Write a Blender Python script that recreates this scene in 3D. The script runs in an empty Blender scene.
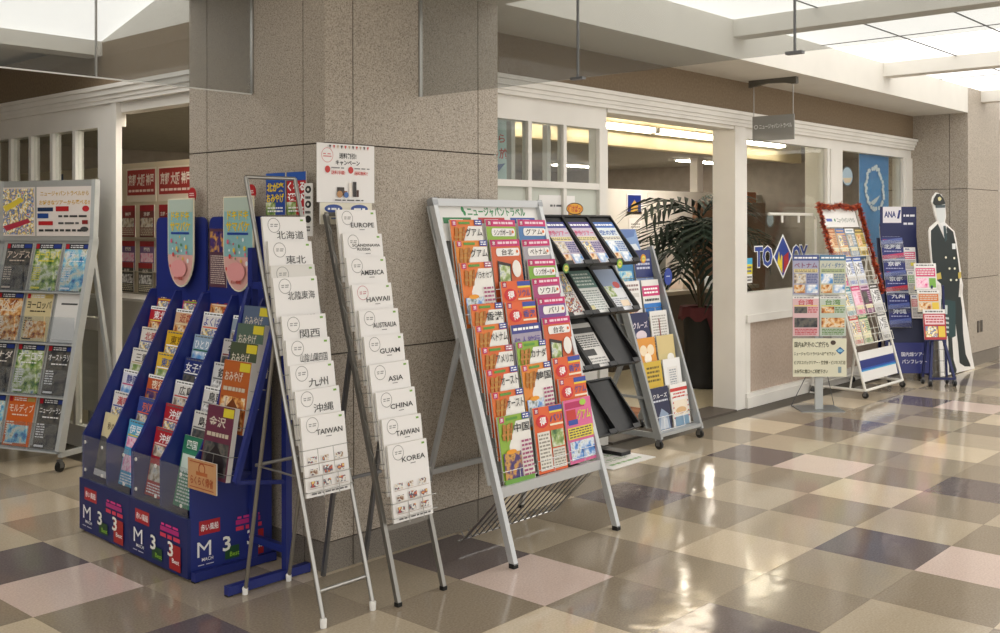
import bpy, math, random
from mathutils import Matrix, Vector
random.seed(7)
S = bpy.context.scene
COL = S.collection
PI = math.pi

# ------------------------------------------------------------------ camera
TILE = .45
FPX, YAW, ROLL, PPY = 1051.42, .72952, -.00167, 224.84
CAM = Vector((-6.90033 * TILE, -6.66709 * TILE, 3.23438 * TILE))
FWD = Vector((math.cos(YAW), math.sin(YAW), 0))
_r = Vector((math.sin(YAW), -math.cos(YAW), 0)); _u = Vector((0, 0, 1))
RGT = _r * math.cos(ROLL) + _u * math.sin(ROLL)
UPV = -_r * math.sin(ROLL) + _u * math.cos(ROLL)
cd = bpy.data.cameras.new('camera'); cam = bpy.data.objects.new('camera', cd); COL.objects.link(cam)
cd.sensor_width = 36; cd.lens = FPX * 36 / 1000; cd.shift_y = -(316.5 - PPY) / 1000
cd.clip_start = .05; cd.clip_end = 100
m = Matrix.Identity(4)
for k in range(3):
    m[k][0], m[k][1], m[k][2], m[k][3] = RGT[k], UPV[k], -FWD[k], CAM[k]
cam.matrix_world = m
S.camera = cam

def on(x, y, ax, v):
    """photo pixel -> point on the plane axis ax = v"""
    d = FWD + RGT * ((x - 500) / FPX) - UPV * ((y - PPY) / FPX)
    return CAM + d * ((v - CAM[ax]) / d[ax])

def on_slope(x, y, ax, a, b):
    """photo pixel -> point on the leaning plane  p[ax] = a + b*z"""
    d = FWD + RGT * ((x - 500) / FPX) - UPV * ((y - PPY) / FPX)
    return CAM + d * ((a + b * CAM.z - CAM[ax]) / (d[ax] - b * d.z))

def pix(p):
    d = Vector(p) - CAM; z = d.dot(FWD)
    return (500 + FPX * d.dot(RGT) / z, PPY - FPX * d.dot(UPV) / z, z) if z > .05 else (0, 0, z)

# ------------------------------------------------------------------ light levels
PANEL_E, TUBE_E, SHOP_E = 1.1, 18.0, 34.0
W = bpy.data.worlds.new('world'); S.world = W; W.use_nodes = True
W.node_tree.nodes['Background'].inputs[0].default_value = (1, .96, .905, 1)
W.node_tree.nodes['Background'].inputs[1].default_value = 1.15
S.view_settings.view_transform = 'Standard'; S.view_settings.look = 'None'
S.view_settings.gamma = 1; S.view_settings.use_curve_mapping = False
S.view_settings.exposure = 0.47

# ------------------------------------------------------------------ materials
def lin(h):
    c = [v / 255 for v in h] if isinstance(h, tuple) else [int(h.lstrip('#')[i:i + 2], 16) / 255 for i in (0, 2, 4)]
    return tuple((v / 12.92 if v < .04045 else ((v + .055) / 1.055) ** 2.4) for v in c) + (1,)

_M = {}
def M(hexc, rough=.5, metal=0.0, name=None):
    k = (hexc, rough, metal)
    if k not in _M:
        mt = bpy.data.materials.new(name or 'paint_' + hexc.strip('#')); mt.use_nodes = True
        b = mt.node_tree.nodes['Principled BSDF']
        b.inputs['Base Color'].default_value = lin(hexc); b.inputs['Roughness'].default_value = rough
        b.inputs['Metallic'].default_value = metal
        _M[k] = mt
    return _M[k]

def ramp_mat(name, hexes, scale=20, rough=.5, detail=3, coord='Object', pos=None, bump=0, kind='NOISE', stretch=None, const=False):
    mt = bpy.data.materials.new(name); mt.use_nodes = True; nt = mt.node_tree
    b = nt.nodes['Principled BSDF']; b.inputs['Roughness'].default_value = rough
    if coord == 'World':
        g = nt.nodes.new('ShaderNodeNewGeometry'); out = g.outputs['Position']
    else:
        g = nt.nodes.new('ShaderNodeTexCoord'); out = g.outputs['Object']
    if stretch:
        mp = nt.nodes.new('ShaderNodeMapping'); mp.inputs['Scale'].default_value = stretch
        nt.links.new(out, mp.inputs['Vector']); out = mp.outputs['Vector']
    if kind == 'NOISE':
        n = nt.nodes.new('ShaderNodeTexNoise'); n.inputs['Detail'].default_value = detail; fac = n.outputs['Fac']
    else:
        n = nt.nodes.new('ShaderNodeTexVoronoi'); fac = n.outputs['Color']
    n.inputs['Scale'].default_value = scale
    nt.links.new(out, n.inputs['Vector'])
    r = nt.nodes.new('ShaderNodeValToRGB'); cr = r.color_ramp
    if const: cr.interpolation = 'CONSTANT'
    L = len(hexes)
    for i, h in enumerate(hexes):
        p = pos[i] if pos else (.28 + .44 * i / max(1, L - 1) if kind == 'NOISE' else i / L)
        if i < 2: e = cr.elements[i]; e.position = p
        else: e = cr.elements.new(p)
        e.color = lin(h)
    nt.links.new(fac, r.inputs['Fac']); nt.links.new(r.outputs['Color'], b.inputs['Base Color'])
    if bump:
        bp = nt.nodes.new('ShaderNodeBump'); bp.inputs['Strength'].default_value = bump; bp.inputs['Distance'].default_value = .01
        nt.links.new(n.outputs['Fac'], bp.inputs['Height']); nt.links.new(bp.outputs['Normal'], b.inputs['Normal'])
    return mt

def emit(name, hexc, e):
    mt = bpy.data.materials.new(name); mt.use_nodes = True; b = mt.node_tree.nodes['Principled BSDF']
    b.inputs['Base Color'].default_value = lin(hexc); b.inputs['Emission Color'].default_value = lin(hexc)
    b.inputs['Emission Strength'].default_value = e
    return mt

def glass_mat(name, tint, spec=1.0, haze=0, hazecol='#ffffff'):
    mt = bpy.data.materials.new(name); mt.use_nodes = True; nt = mt.node_tree
    nt.nodes.remove(nt.nodes['Principled BSDF']); out = nt.nodes['Material Output']
    tr = nt.nodes.new('ShaderNodeBsdfTransparent'); tr.inputs[0].default_value = lin(tint)
    gl = nt.nodes.new('ShaderNodeBsdfGlossy'); gl.inputs['Roughness'].default_value = .02
    lw = nt.nodes.new('ShaderNodeLayerWeight'); lw.inputs[0].default_value = .5          # symmetric Schlick reflection
    pw = nt.nodes.new('ShaderNodeMath'); pw.operation = 'POWER'; pw.inputs[1].default_value = 4; nt.links.new(lw.outputs['Facing'], pw.inputs[0])
    ma = nt.nodes.new('ShaderNodeMath'); ma.operation = 'MULTIPLY_ADD'; ma.inputs[1].default_value = .5 * spec; ma.inputs[2].default_value = .03 * spec; nt.links.new(pw.outputs[0], ma.inputs[0])
    mx = nt.nodes.new('ShaderNodeMixShader'); nt.links.new(ma.outputs[0], mx.inputs[0])
    base = tr.outputs[0]
    if haze:
        df = nt.nodes.new('ShaderNodeBsdfDiffuse'); df.inputs[0].default_value = lin(hazecol)
        m2 = nt.nodes.new('ShaderNodeMixShader'); m2.inputs[0].default_value = haze
        nt.links.new(tr.outputs[0], m2.inputs[1]); nt.links.new(df.outputs[0], m2.inputs[2]); base = m2.outputs[0]
    nt.links.new(base, mx.inputs[1]); nt.links.new(gl.outputs[0], mx.inputs[2])
    nt.links.new(mx.outputs[0], out.inputs[0])
    return mt

GRANITE = ramp_mat('granite', [(98, 90, 80), (160, 150, 137), (178, 168, 154), (196, 186, 172)], 190, .55, 2, 'World', [.30, .40, .55, .68], .03)
GRANITE_B = ramp_mat('granite_base', ['#514c46', '#7c756c', '#8c857b'], 190, .5, 2, 'World', [.3, .45, .65])
WALLCLOTH = ramp_mat('wall_cloth', [(118, 101, 82), (127, 110, 88), (136, 120, 98)], 60, .8, 4, 'World', None, .04)
WAINSCOT = ramp_mat('wainscot', [(170, 153, 139), (180, 163, 148), (188, 171, 156)], 50, .7, 4, 'World')
WHITE = ramp_mat('white_paint', ['#dedbd4', '#e4e1da', '#e9e6df'], 3, .45, 2, 'World')
CEIL = ramp_mat('ceiling_paint', ['#dddad2', '#e2dfd7'], 5, .7, 2, 'World')
CREAM = ramp_mat('cream_paint', ['#d8c9a4', '#e0d2b0'], 5, .7, 2, 'World')
SHOPFLOOR = ramp_mat('shop_floor', ['#b0a68c', '#c0b69c'], 25, .35, 3, 'World')
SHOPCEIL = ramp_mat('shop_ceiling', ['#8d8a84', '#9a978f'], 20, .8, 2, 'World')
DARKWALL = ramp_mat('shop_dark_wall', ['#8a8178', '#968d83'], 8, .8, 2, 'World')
GLASS = glass_mat('clear_glass', '#f8faf9')
SMOKE = glass_mat('screen_glass', '#e8e9e8', 1, .11, '#aeaeaa')  # grey haze paints the veil of reflections into the glass
FROST = glass_mat('film_glass', '#c9d0c4', 1, .75, '#dfe3d8')
ACRYL = glass_mat('acrylic', '#f4f6f8', 1, .04)
PANEL = emit('light_panel', '#fbfaf8', PANEL_E)
TUBE = emit('fluorescent', '#fff2dc', TUBE_E)
SHOPL = emit('shop_lamp', '#fff4e4', SHOP_E)
ALU = M('#c6c9cb', .35, .35); ALU2 = M('#b4b7b9', .38, .4); STEEL = M('#a9a8a4', .3, .9); CHROME = M('#d8d8d8', .15, 1)
DARKSTEEL = M('#77787a', .4, .8)
BLUEP = M('#202d78', .38); BLUED = M('#1c2762', .42); NAVY = M('#1a2357', .4)
BLACKP = ramp_mat('black_plastic', ['#17181a', '#1d1e20'], 30, .45); BLACKR = M('#141414', .6)
LGREY = M('#b7bab9', .4); WPLAST = M('#e9e8e4', .35); WENAMEL = M('#e6e4dc', .35)
PAPER = M('#f1efec', .55); PAGES = M('#d8d4cc', .8)

PHOTO = {
 'sea': ramp_mat('photo_sea', ['#1d4f8f', '#3f8fc9', '#8fd0e6', '#e9e4cf', '#4c7a4a'], 22, .35),
 'city': ramp_mat('photo_city', ['#39404f', '#7a6f66', '#c9b9a0', '#e7e2d8', '#5f86b4'], 30, .35),
 'night': ramp_mat('photo_night', ['#120f33', '#2a2a72', '#5a3a6a', '#d9a24a', '#1c1a44'], 26, .35),
 'food': ramp_mat('photo_food', ['#5a2a18', '#a85a2a', '#e0a860', '#f0e2c8', '#7a1f1c'], 30, .35),
 'green': ramp_mat('photo_green', ['#24422a', '#4f7a3e', '#9fb36a', '#dfe3d0', '#6a8fae'], 24, .35),
 'mix': ramp_mat('photo_mix', ['#c23a3a', '#e8e4dc', '#3a6ab0', '#f0d060', '#ffffff', '#4a8a58'], 34, .35, 2),
 'dark': ramp_mat('photo_dark', ['#16181c', '#3a3c40', '#6a665e', '#2a3a4a'], 20, .35),
 'sky': ramp_mat('photo_sky', ['#2f6fc0', '#5fa0dc', '#ffffff', '#7fb4e6'], 14, .35),
 'goods': ramp_mat('photo_goods', ['#7a4a2a', '#d8cbb8', '#f4f2ee', '#3a4a5a', '#c23a2a', '#e8d27a'], 60, .35, 1),
 'palm': ramp_mat('photo_palm', ['#2a4f9a', '#4f8fd8', '#e6eef4', '#2a4a2c'], 26, .35),
 'bw': ramp_mat('photo_bw', ['#222222', '#8a8a8a', '#f2f2f2', '#ffffff'], 40, .5),
 'pinkp': ramp_mat('photo_pink', ['#d83a86', '#f4a0c4', '#ffe4f0', '#e8609a'], 30, .4),
}

# ------------------------------------------------------------------ mesh builder
class MB:
    def __init__(s): s.v, s.f, s.m, s.mats = [], [], [], []
    def mi(s, mat):
        if mat not in s.mats: s.mats.append(mat)
        return s.mats.index(mat)
    def add(s, vs, fs, mat):
        o = len(s.v); k = s.mi(mat); s.v += [tuple(p) for p in vs]
        for f in fs: s.f.append([i + o for i in f]); s.m.append(k)
        return s
    def box(s, x0, x1, y0, y1, z0, z1, mat, T=None):
        vs = [Vector((x, y, z)) for z in (z0, z1) for y in (y0, y1) for x in (x0, x1)]
        if T is not None: vs = [T @ v for v in vs]
        return s.add(vs, [(0, 2, 3, 1), (4, 5, 7, 6), (0, 1, 5, 4), (2, 6, 7, 3), (0, 4, 6, 2), (1, 3, 7, 5)], mat)
    def bar(s, a, b, w, d, mat, up=(0, 0, 1)):
        """rectangular bar from a to b"""
        a, b = Vector(a), Vector(b); t = (b - a); L = t.length; t.normalize()
        u = Vector(up)
        if abs(t.dot(u)) > .95: u = Vector((0, 1, 0))
        x = t.cross(u).normalized(); y = x.cross(t).normalized()
        T = Matrix(((x[0], y[0], t[0], a[0]), (x[1], y[1], t[1], a[1]), (x[2], y[2], t[2], a[2]), (0, 0, 0, 1)))
        return s.box(-w / 2, w / 2, -d / 2, d / 2, 0, L, mat, T)
    def tube(s, pts, r, mat, n=8, closed=False):
        pts = [Vector(p) for p in pts]; N = len(pts); vs, fs = [], []
        rs = r if isinstance(r, (list, tuple)) else [r] * N
        px = None
        for i, p in enumerate(pts):
            if closed: t = pts[(i + 1) % N] - pts[i - 1]
            else: t = pts[min(i + 1, N - 1)] - pts[max(i - 1, 0)]
            t = t.normalized() if t.length > 1e-9 else Vector((0, 0, 1))
            if px is None:
                ref = Vector((0, 0, 1)) if abs(t.z) < .9 else Vector((1, 0, 0)); px = t.cross(ref).normalized()
            else:
                px = (px - t * px.dot(t)); px = px.normalized() if px.length > 1e-6 else t.orthogonal().normalized()
            py = t.cross(px)
            for k in range(n):
                a = 2 * PI * k / n; vs.append(p + (px * math.cos(a) + py * math.sin(a)) * rs[i])
        R = N if closed else N - 1
        for i in range(R):
            for k in range(n):
                a, b = i * n + k, i * n + (k + 1) % n; c = ((i + 1) % N) * n
                fs.append((a, b, c + (k + 1) % n, c + k))
        if not closed: fs += [tuple(range(n))[::-1], tuple((N - 1) * n + k for k in range(n))]
        return s.add(vs, fs, mat)
    def prism(s, pts, lo, hi, mat, plane='xz'):
        """outline extruded: plane xz -> along y ; xy -> along z ; yz -> along x"""
        f = {'xz': lambda p, d: (p[0], d, p[1]), 'xy': lambda p, d: (p[0], p[1], d), 'yz': lambda p, d: (d, p[0], p[1])}[plane]
        n = len(pts); vs = [f(p, lo) for p in pts] + [f(p, hi) for p in pts]
        fs = [tuple(range(n)), tuple(range(2 * n - 1, n - 1, -1))] + [(i, i + n, (i + 1) % n + n, (i + 1) % n) for i in range(n)]
        return s.add(vs, fs, mat)
    def lathe(s, prof, mat, n=20, c=(0, 0, 0), T=None):
        vs, fs = [], []
        for r, z in prof:
            for k in range(n):
                a = 2 * PI * k / n; vs.append(Vector((c[0] + r * math.cos(a), c[1] + r * math.sin(a), c[2] + z)))
        for i in range(len(prof) - 1):
            for k in range(n): fs.append((i * n + k, i * n + (k + 1) % n, (i + 1) * n + (k + 1) % n, (i + 1) * n + k))
        fs += [tuple(range(n))[::-1], tuple((len(prof) - 1) * n + k for k in range(n))]
        if T is not None: vs = [T @ v for v in vs]
        return s.add(vs, fs, mat)
    def mesh(s, name):
        me = bpy.data.meshes.new(name); me.from_pydata(s.v, [], s.f)
        for mt in s.mats: me.materials.append(mt)
        me.polygons.foreach_set('material_index', s.m)
        me.polygons.foreach_set('use_smooth', [True] * len(s.f)); me.update()
        me.set_sharp_from_angle(angle=math.radians(38))
        return me
    def build(s, name, parent=None, **k): return link(name, s.mesh(name), parent, **k)

def link(name, me, parent=None, T=None, label=None, cat=None, group=None, kind=None):
    o = bpy.data.objects.new(name, me); COL.objects.link(o)
    if parent is not None: o.parent = parent
    if T is not None: o.matrix_world = T if parent is None else o.matrix_world; 
    if T is not None and parent is not None: o.matrix_local = T
    return tag(o, label, cat, group, kind)

def tag(o, label=None, cat=None, group=None, kind=None):
    if label: o['label'] = label
    if cat: o['category'] = cat
    if group: o['group'] = group
    if kind: o['kind'] = kind
    return o

def thing(name, label, cat, loc=(0, 0, 0), rz=0, group=None):
    o = bpy.data.objects.new(name, None); COL.objects.link(o); o.empty_display_size = .1
    o.matrix_world = Matrix.Translation(loc) @ Matrix.Rotation(rz, 4, 'Z')
    return tag(o, label, cat, group)

def struct(mb, name, parent=None): return mb.build(name, parent, kind='structure' if parent is None else None)

# ------------------------------------------------------------------ printed matter
_T = {}
def text2d(body, bold=0):
    k = (body, bold)
    if k not in _T:
        c = bpy.data.curves.new('txt', 'FONT'); c.body = body; c.resolution_u = 2; c.offset = bold * .011
        c.align_x = 'CENTER'; c.fill_mode = 'FRONT'
        o = bpy.data.objects.new('txt', c); COL.objects.link(o)
        me = bpy.data.meshes.new_from_object(o.evaluated_get(bpy.context.evaluated_depsgraph_get()))
        vs = [(v.co.x, v.co.y) for v in me.vertices]; fs = [tuple(p.vertices) for p in me.polygons]
        bpy.data.objects.remove(o); bpy.data.curves.remove(c); bpy.data.meshes.remove(me)
        if vs:
            x0, x1 = min(v[0] for v in vs), max(v[0] for v in vs); y0, y1 = min(v[1] for v in vs), max(v[1] for v in vs)
            vs = [(v[0] - (x0 + x1) / 2, v[1] - (y0 + y1) / 2) for v in vs]; _T[k] = (vs, fs, x1 - x0, y1 - y0)
        else: _T[k] = ([], [], 1, 1)
    return _T[k]

def C(c):
    return PHOTO[c] if c in PHOTO else (c if not isinstance(c, str) else M(c, .38))

def draw(mb, prims, w, h, y0, step=.0004, x0=0, z0=0):
    """flat print on a sheet facing -y; u,v in 0..1; layers rise towards the viewer"""
    y = y0
    X = lambda u: x0 + (u - .5) * w
    Z = lambda v: z0 + v * h
    for p in prims:
        y -= step; k = p[0]
        if k == 'r':
            _, a, b, c, d, col = p; mb.add([(X(a), y, Z(b)), (X(c), y, Z(b)), (X(c), y, Z(d)), (X(a), y, Z(d))], [(0, 1, 2, 3)], C(col))
        elif k == 'p':
            mb.add([(X(a), y, Z(b)) for a, b in p[1]], [tuple(range(len(p[1])))], C(p[2]))
        elif k == 'e':
            _, a, b, ra, rb, col = p; n = 20
            mb.add([(X(a) + ra * w * math.cos(2 * PI * i / n), y, Z(b) + rb * h * math.sin(2 * PI * i / n)) for i in range(n)], [tuple(range(n))], C(col))
        elif k == 'o':      # ring, radius in metres of width
            _, a, b, ra, th, col = p; n = 24; vs = []
            for i in range(n):
                c_, s_ = math.cos(2 * PI * i / n), math.sin(2 * PI * i / n)
                vs += [(X(a) + ra * w * c_, y, Z(b) + ra * w * s_), (X(a) + (ra - th) * w * c_, y, Z(b) + (ra - th) * w * s_)]
            mb.add(vs, [(2 * i, 2 * ((i + 1) % n), 2 * ((i + 1) % n) + 1, 2 * i + 1) for i in range(n)], C(col))
        elif k == 't':      # text: body,u,v,width(u),max height(v),colour,bold,squeeze
            _, body, a, b, tw, th, col = p[:7]; bold = p[7] if len(p) > 7 else 1
            vs, fs, W_, H_ = text2d(body, bold)
            sx = tw * w / W_; sy = min(sx * 1.6, th * h / H_); sx = min(sx, sy * 1.4)
            mb.add([(X(a) + q[0] * sx, y, Z(b) + q[1] * sy) for q in vs], fs, C(col))
        elif k == 'l':      # lines of illegible small print
            _, a, c, b, d, n, col = p; rnd = random.Random(int(a * 97 + b * 1009 + n)); hh = (d - b) / n
            for i in range(n):
                xx = a
                zz = d - (i + .75) * hh
                while xx < c - .03:
                    e = min(c, xx + rnd.uniform(.04, .16)); mb.add([(X(xx), y, Z(zz)), (X(e), y, Z(zz)), (X(e), y, Z(zz + hh * .5)), (X(xx), y, Z(zz + hh * .5))], [(0, 1, 2, 3)], C(col)); xx = e + .025
    return mb

def sheet(prims, w, h, t, bg='#f1efec', edge=None):
    mb = MB(); mb.box(-w / 2, w / 2, -t, 0, 0, h, edge or PAGES)
    draw(mb, [('r', 0, 0, 1, 1, bg)] + prims, w, h, -t)
    return mb

def pose(root, u, y, z, lean, roll=0, w=0):
    return root.matrix_world @ Matrix.Translation((u, y, z)) @ Matrix.Rotation(-lean, 4, 'X') @ Matrix.Rotation(roll, 4, 'Y')

_B = {}
def brochure(prims, key, bg, T, label, group, w=.21, h=.297, t=.008, name='brochure', cat='brochure'):
    k = (key, w, h)
    if k not in _B: _B[k] = sheet(prims, w, h, t, bg).mesh(name)
    return link(name, _B[k], None, T, label, cat, group)

# cover families ---------------------------------------------------
def d_gift(title, ring='#8d8a88', two=None, acc='#7fb24a', goods=True):
    p = [('o', .25, .885, .14, .012, ring), ('l', .17, .34, .86, .91, 2, ring), ('r', .86, .94, .93, .965, acc)]
    if two: p += [('t', title, .57, .835, .74, .04, '#2a2a2a'), ('t', two, .5, .78, .5, .04, '#2a2a2a')]
    else: p += [('t', title, .62, .785, .6, .068, '#2a2a2a')] if title.isascii() else [('t', title, .60, .755, .62, .11, '#2a2a2a', 0)]
    p += [('r', .53, .715, .66, .725, '#8d8a88')]
    if goods:
        for i, v in enumerate((.42, .27, .12)):
            for j in range(3):
                a = .08 + j * .3 + (i % 2) * .03
                p.append(('r', a, v, a + .2 - .03 * ((i + j) % 2), v + .075 + .02 * ((i * j) % 2), 'goods'))
            p.append(('r', .06, v - .018, .94, v - .012, '#b9a79a'))
        p.append(('l', .1, .9, .02, .06, 1, '#6a6a6a'))
    return p
def d_tour(title, top='#e77b2c', acc='#c9206c', lab='#2b3f9c', photo='city', low='#e9e4d8', grn='#5c9a34', base=None):
    p = [('r', 0, .90, 1, 1, top), ('p', [(0, 0), (.42, 0), (.42, .55), (.60, .90), (0, .90)], top),
         ('p', [(.28, .55), (.56, .90), (1, .90), (1, .42), (.28, .42)], '#f2f0ea'), ('r', .28, 0, 1, .42, low),
         ('r', .05, .905, .19, .99, acc), ('t', '旅', .12, .948, .09, .06, '#ffffff'), ('l', .26, .62, .915, .985, 1, grn), ('r', .26, .93, .60, .965, grn),
         ('r', .76, .91, 1, 1, lab), ('l', .79, .97, .92, .99, 2, '#ffffff'),
         ('p', [(.08, .66), (.16, .64), (.22, .87), (.12, .885)], '#b5762a'), ('p', [(.2, .62), (.27, .64), (.36, .89), (.24, .86)], '#c58a3a'), ('p', [(.3, .64), (.36, .64), (.44, .88), (.38, .89)], '#a9691f'),
         ('r', .1, .785, .42, .81, '#b5762a'), ('r', .06, .715, .38, .74, '#c58a3a'),
         ('t', title, .70, .80, .54, .13, '#1a1a1a', 1), ('r', .04, .06, .6, .46, photo), ('e', .3, .47, .16, .035, '#f0a020'),
         ('l', .64, .97, .06, .62, 9, '#a8527a')]
    if base: p.append(('r', 0, 0, .95, .08, base))
    return p
def d_plain(title, bg, photo='food', band='#c8206c', box='#f4f2ee'):
    return [('r', 0, .89, 1, 1, band), ('r', .04, .90, .18, .99, '#a8104c'), ('t', '旅', .11, .945, .09, .06, '#ffffff'), ('l', .24, .94, .91, .985, 1, '#f6d4e2'),
            ('r', .2, .73, .9, .86, box), ('e', .2, .795, .05, .065, box), ('e', .9, .795, .05, .065, box),
            ('t', title, .53, .795, .6, .1, '#3a3232'), ('e', .87, .80, .04, .025, '#e07030'),
            ('p', [(.12, .22), (.55, .18), (.6, .60), (.16, .66)], '#2a1a16'), ('p', [(.17, .27), (.51, .23), (.55, .56), (.2, .60)], photo), ('e', .78, .52, .15, .14, '#f2eee6'), ('r', .66, .10, .95, .26, '#f2eee6'), ('l', .68, .93, .11, .25, 3, '#7a6a5a')]
def d_value(title, bg='#e5632a', fg='#2a4a9c'):
    return [('r', .05, .90, .19, .99, '#a8104c'), ('t', '旅', .12, .945, .09, .06, '#ffffff'), ('r', .55, .915, 1, .99, '#2f4aa6'), ('r', .55, .885, 1, .915, '#f2d23a'),
            ('e', .28, .78, .21, .10, '#d2242a'), ('t', '得', .3, .78, .22, .13, '#ffffff', 2), ('t', title, .75, .80, .42, .11, fg, 1), ('r', .52, .69, .98, .72, '#f6e6c8'),
            ('r', .06, .04, .48, .62, '#e8e4da'), ('l', .09, .45, .06, .60, 10, '#9a9488'), ('r', .52, .36, .95, .62, 'green'), ('r', .52, .04, .95, .34, '#dcd8cc'), ('l', .55, .92, .06, .32, 6, '#9a9488')]
def d_bold(title, fg='#ffffff', photo='mix', strip='#ffffff', sub='#f0e060', two=None):
    p = [('r', 0, .945, 1, 1, strip), ('l', .06, .8, .95, .99, 1, '#6a6a6a'), ('t', title, .5, .855, .84, .14, fg, 1), ('r', .06, .755, .94, .775, sub), ('r', .06, .58, .55, .74, photo), ('l', .58, .95, .58, .74, 3, fg)]
    if two: p.append(('t', two, .5, .52, .8, .1, fg, 2))
    p += [('r', .06, .22, .94, .46, photo), ('l', .08, .92, .03, .19, 4, fg)]
    return p
def d_guide(title, photo, fg='#f2f2f2', tilt='#2a3f8c', strip=None):
    return [('r', 0, 0, 1, 1, photo), ('r', 0, .88, 1, 1, strip or '#33363c'), ('r', .02, .89, .14, .99, '#b51f2c'), ('l', .2, .66, .9, .98, 2, '#e8e8e8'), ('r', .7, .9, .98, .98, tilt),
            ('t', title, .52, .76, .9, .17, fg, 1), ('l', .2, .8, .60, .65, 1, fg), ('l', .05, .35, .2, .5, 6, fg), ('r', .06, .03, .4, .07, fg)]
def d_info(title, bg, fg='#2a3a8c', photo='city', a='#d84a7a', b='#f4e6a0'):
    return [('r', 0, .86, 1, 1, fg), ('l', .06, .94, .89, .97, 1, '#ffffff'), ('t', title, .5, .74, .88, .13, a, 2), ('r', .05, .56, .95, .65, b), ('l', .08, .92, .57, .64, 2, '#5a5a6a'),
            ('r', .05, .28, .5, .53, photo), ('l', .54, .95, .28, .53, 6, fg), ('r', .05, .04, .46, .25, 'food'), ('r', .52, .04, .95, .25, 'sky')]
ORD = ['lowest', 'second', 'third', 'fourth', 'fifth', 'sixth', 'seventh', 'eighth', 'ninth', 'tenth', 'eleventh']

# ================================================================== THE HALL
# floor tiles -------------------------------------------------------
def tile_mat(name, a, b, c):
    mt = ramp_mat(name, [a, b, c], 120, .16, 3, 'World'); nt = mt.node_tree; bs = nt.nodes['Principled BSDF']
    g = nt.nodes.new('ShaderNodeNewGeometry'); n = nt.nodes.new('ShaderNodeTexNoise'); n.inputs['Scale'].default_value = 7; n.inputs['Detail'].default_value = 2
    nt.links.new(g.outputs['Position'], n.inputs['Vector'])
    bp = nt.nodes.new('ShaderNodeBump'); bp.inputs['Strength'].default_value = .07; bp.inputs['Distance'].default_value = .02
    nt.links.new(n.outputs['Fac'], bp.inputs['Height']); nt.links.new(bp.outputs['Normal'], bs.inputs['Normal'])
    n2 = nt.nodes.new('ShaderNodeTexNoise'); n2.inputs['Scale'].default_value = 2.3
    nt.links.new(g.outputs['Position'], n2.inputs['Vector'])
    mr = nt.nodes.new('ShaderNodeMapRange'); mr.inputs[3].default_value = .05; mr.inputs[4].default_value = .14
    nt.links.new(n2.outputs['Fac'], mr.inputs[0]); nt.links.new(mr.outputs[0], bs.inputs['Roughness'])
    return mt
TM = {'K': tile_mat('tile_pink', (200, 180, 170), (212, 192, 182), (222, 203, 193)), 'D': tile_mat('tile_taupe', (136, 124, 107), (148, 136, 118), (158, 146, 128)),
      'L': tile_mat('tile_beige', (170, 157, 135), (181, 168, 146), (191, 178, 156)), 'M': tile_mat('tile_sand', (150, 138, 119), (161, 149, 129), (171, 159, 139)),
      'W': tile_mat('tile_cream', (196, 181, 156), (206, 191, 166), (216, 201, 176)), 'P': tile_mat('tile_plum', (96, 86, 86), (106, 96, 96), (116, 106, 106))}
ROWS = ['KDLDLD', 'DMWLDW', 'PDMPLD']
def tcol(i, j):
    j %= 6
    if j >= 3: return ROWS[j - 3][(i + 3) % 6]
    return ROWS[j][i % 6]
fb = MB(); fb.box(-7, 16, -7.5, 10, -.12, -.004, M('#5a554c', .8)); floor = struct(fb, 'floor')
TME = {}
for k, mt in TM.items():
    e = TILE / 2 - .0004; TME[k] = MB().box(-e, e, -e, e, -.004, 0, mt).mesh('tile')
cand = []
for i in range(-15, 35):
    for j in range(-22, 16):
        cx, cy = (i + .5) * TILE, -(j + .5) * TILE
        if cy > 1.1 and cx > .2: continue                      # inside the shop
        q = [pix(((i + a) * TILE, -(j + b) * TILE, 0)) for a in (0, 1) for b in (0, 1)]
        vis = 0
        if all(p[2] > .3 for p in q):
            xs = [min(1000, max(0, p[0])) for p in q]; ys = [min(633, max(0, p[1])) for p in q]
            vis = (max(xs) - min(xs)) * (max(ys) - min(ys))
        cand.append((vis, i, j, cx, cy))
cand.sort(reverse=True)
rest = MB()
for n, (vis, i, j, cx, cy) in enumerate(cand):
    if n < 290 and vis > 0:
        link('tile', TME[tcol(i, j)], floor, Matrix.Translation((cx, cy, 0)))
    else:
        e = TILE / 2 - .0004; rest.box(cx - e, cx + e, cy - e, cy + e, -.004, 0, TM[tcol(i, j)])
rest.build('tile_field', floor, kind='stuff')
sf = MB(); sf.box(.22, 12, 1.12, 9.5, -.1, .0, SHOPFLOOR); struct(sf, 'floor_shop')
struct(MB().box(2.58, 4.23, 1.085, 1.33, -.05, .012, M('#4f473f', .6)), 'trim_1')      # dark door threshold

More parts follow.
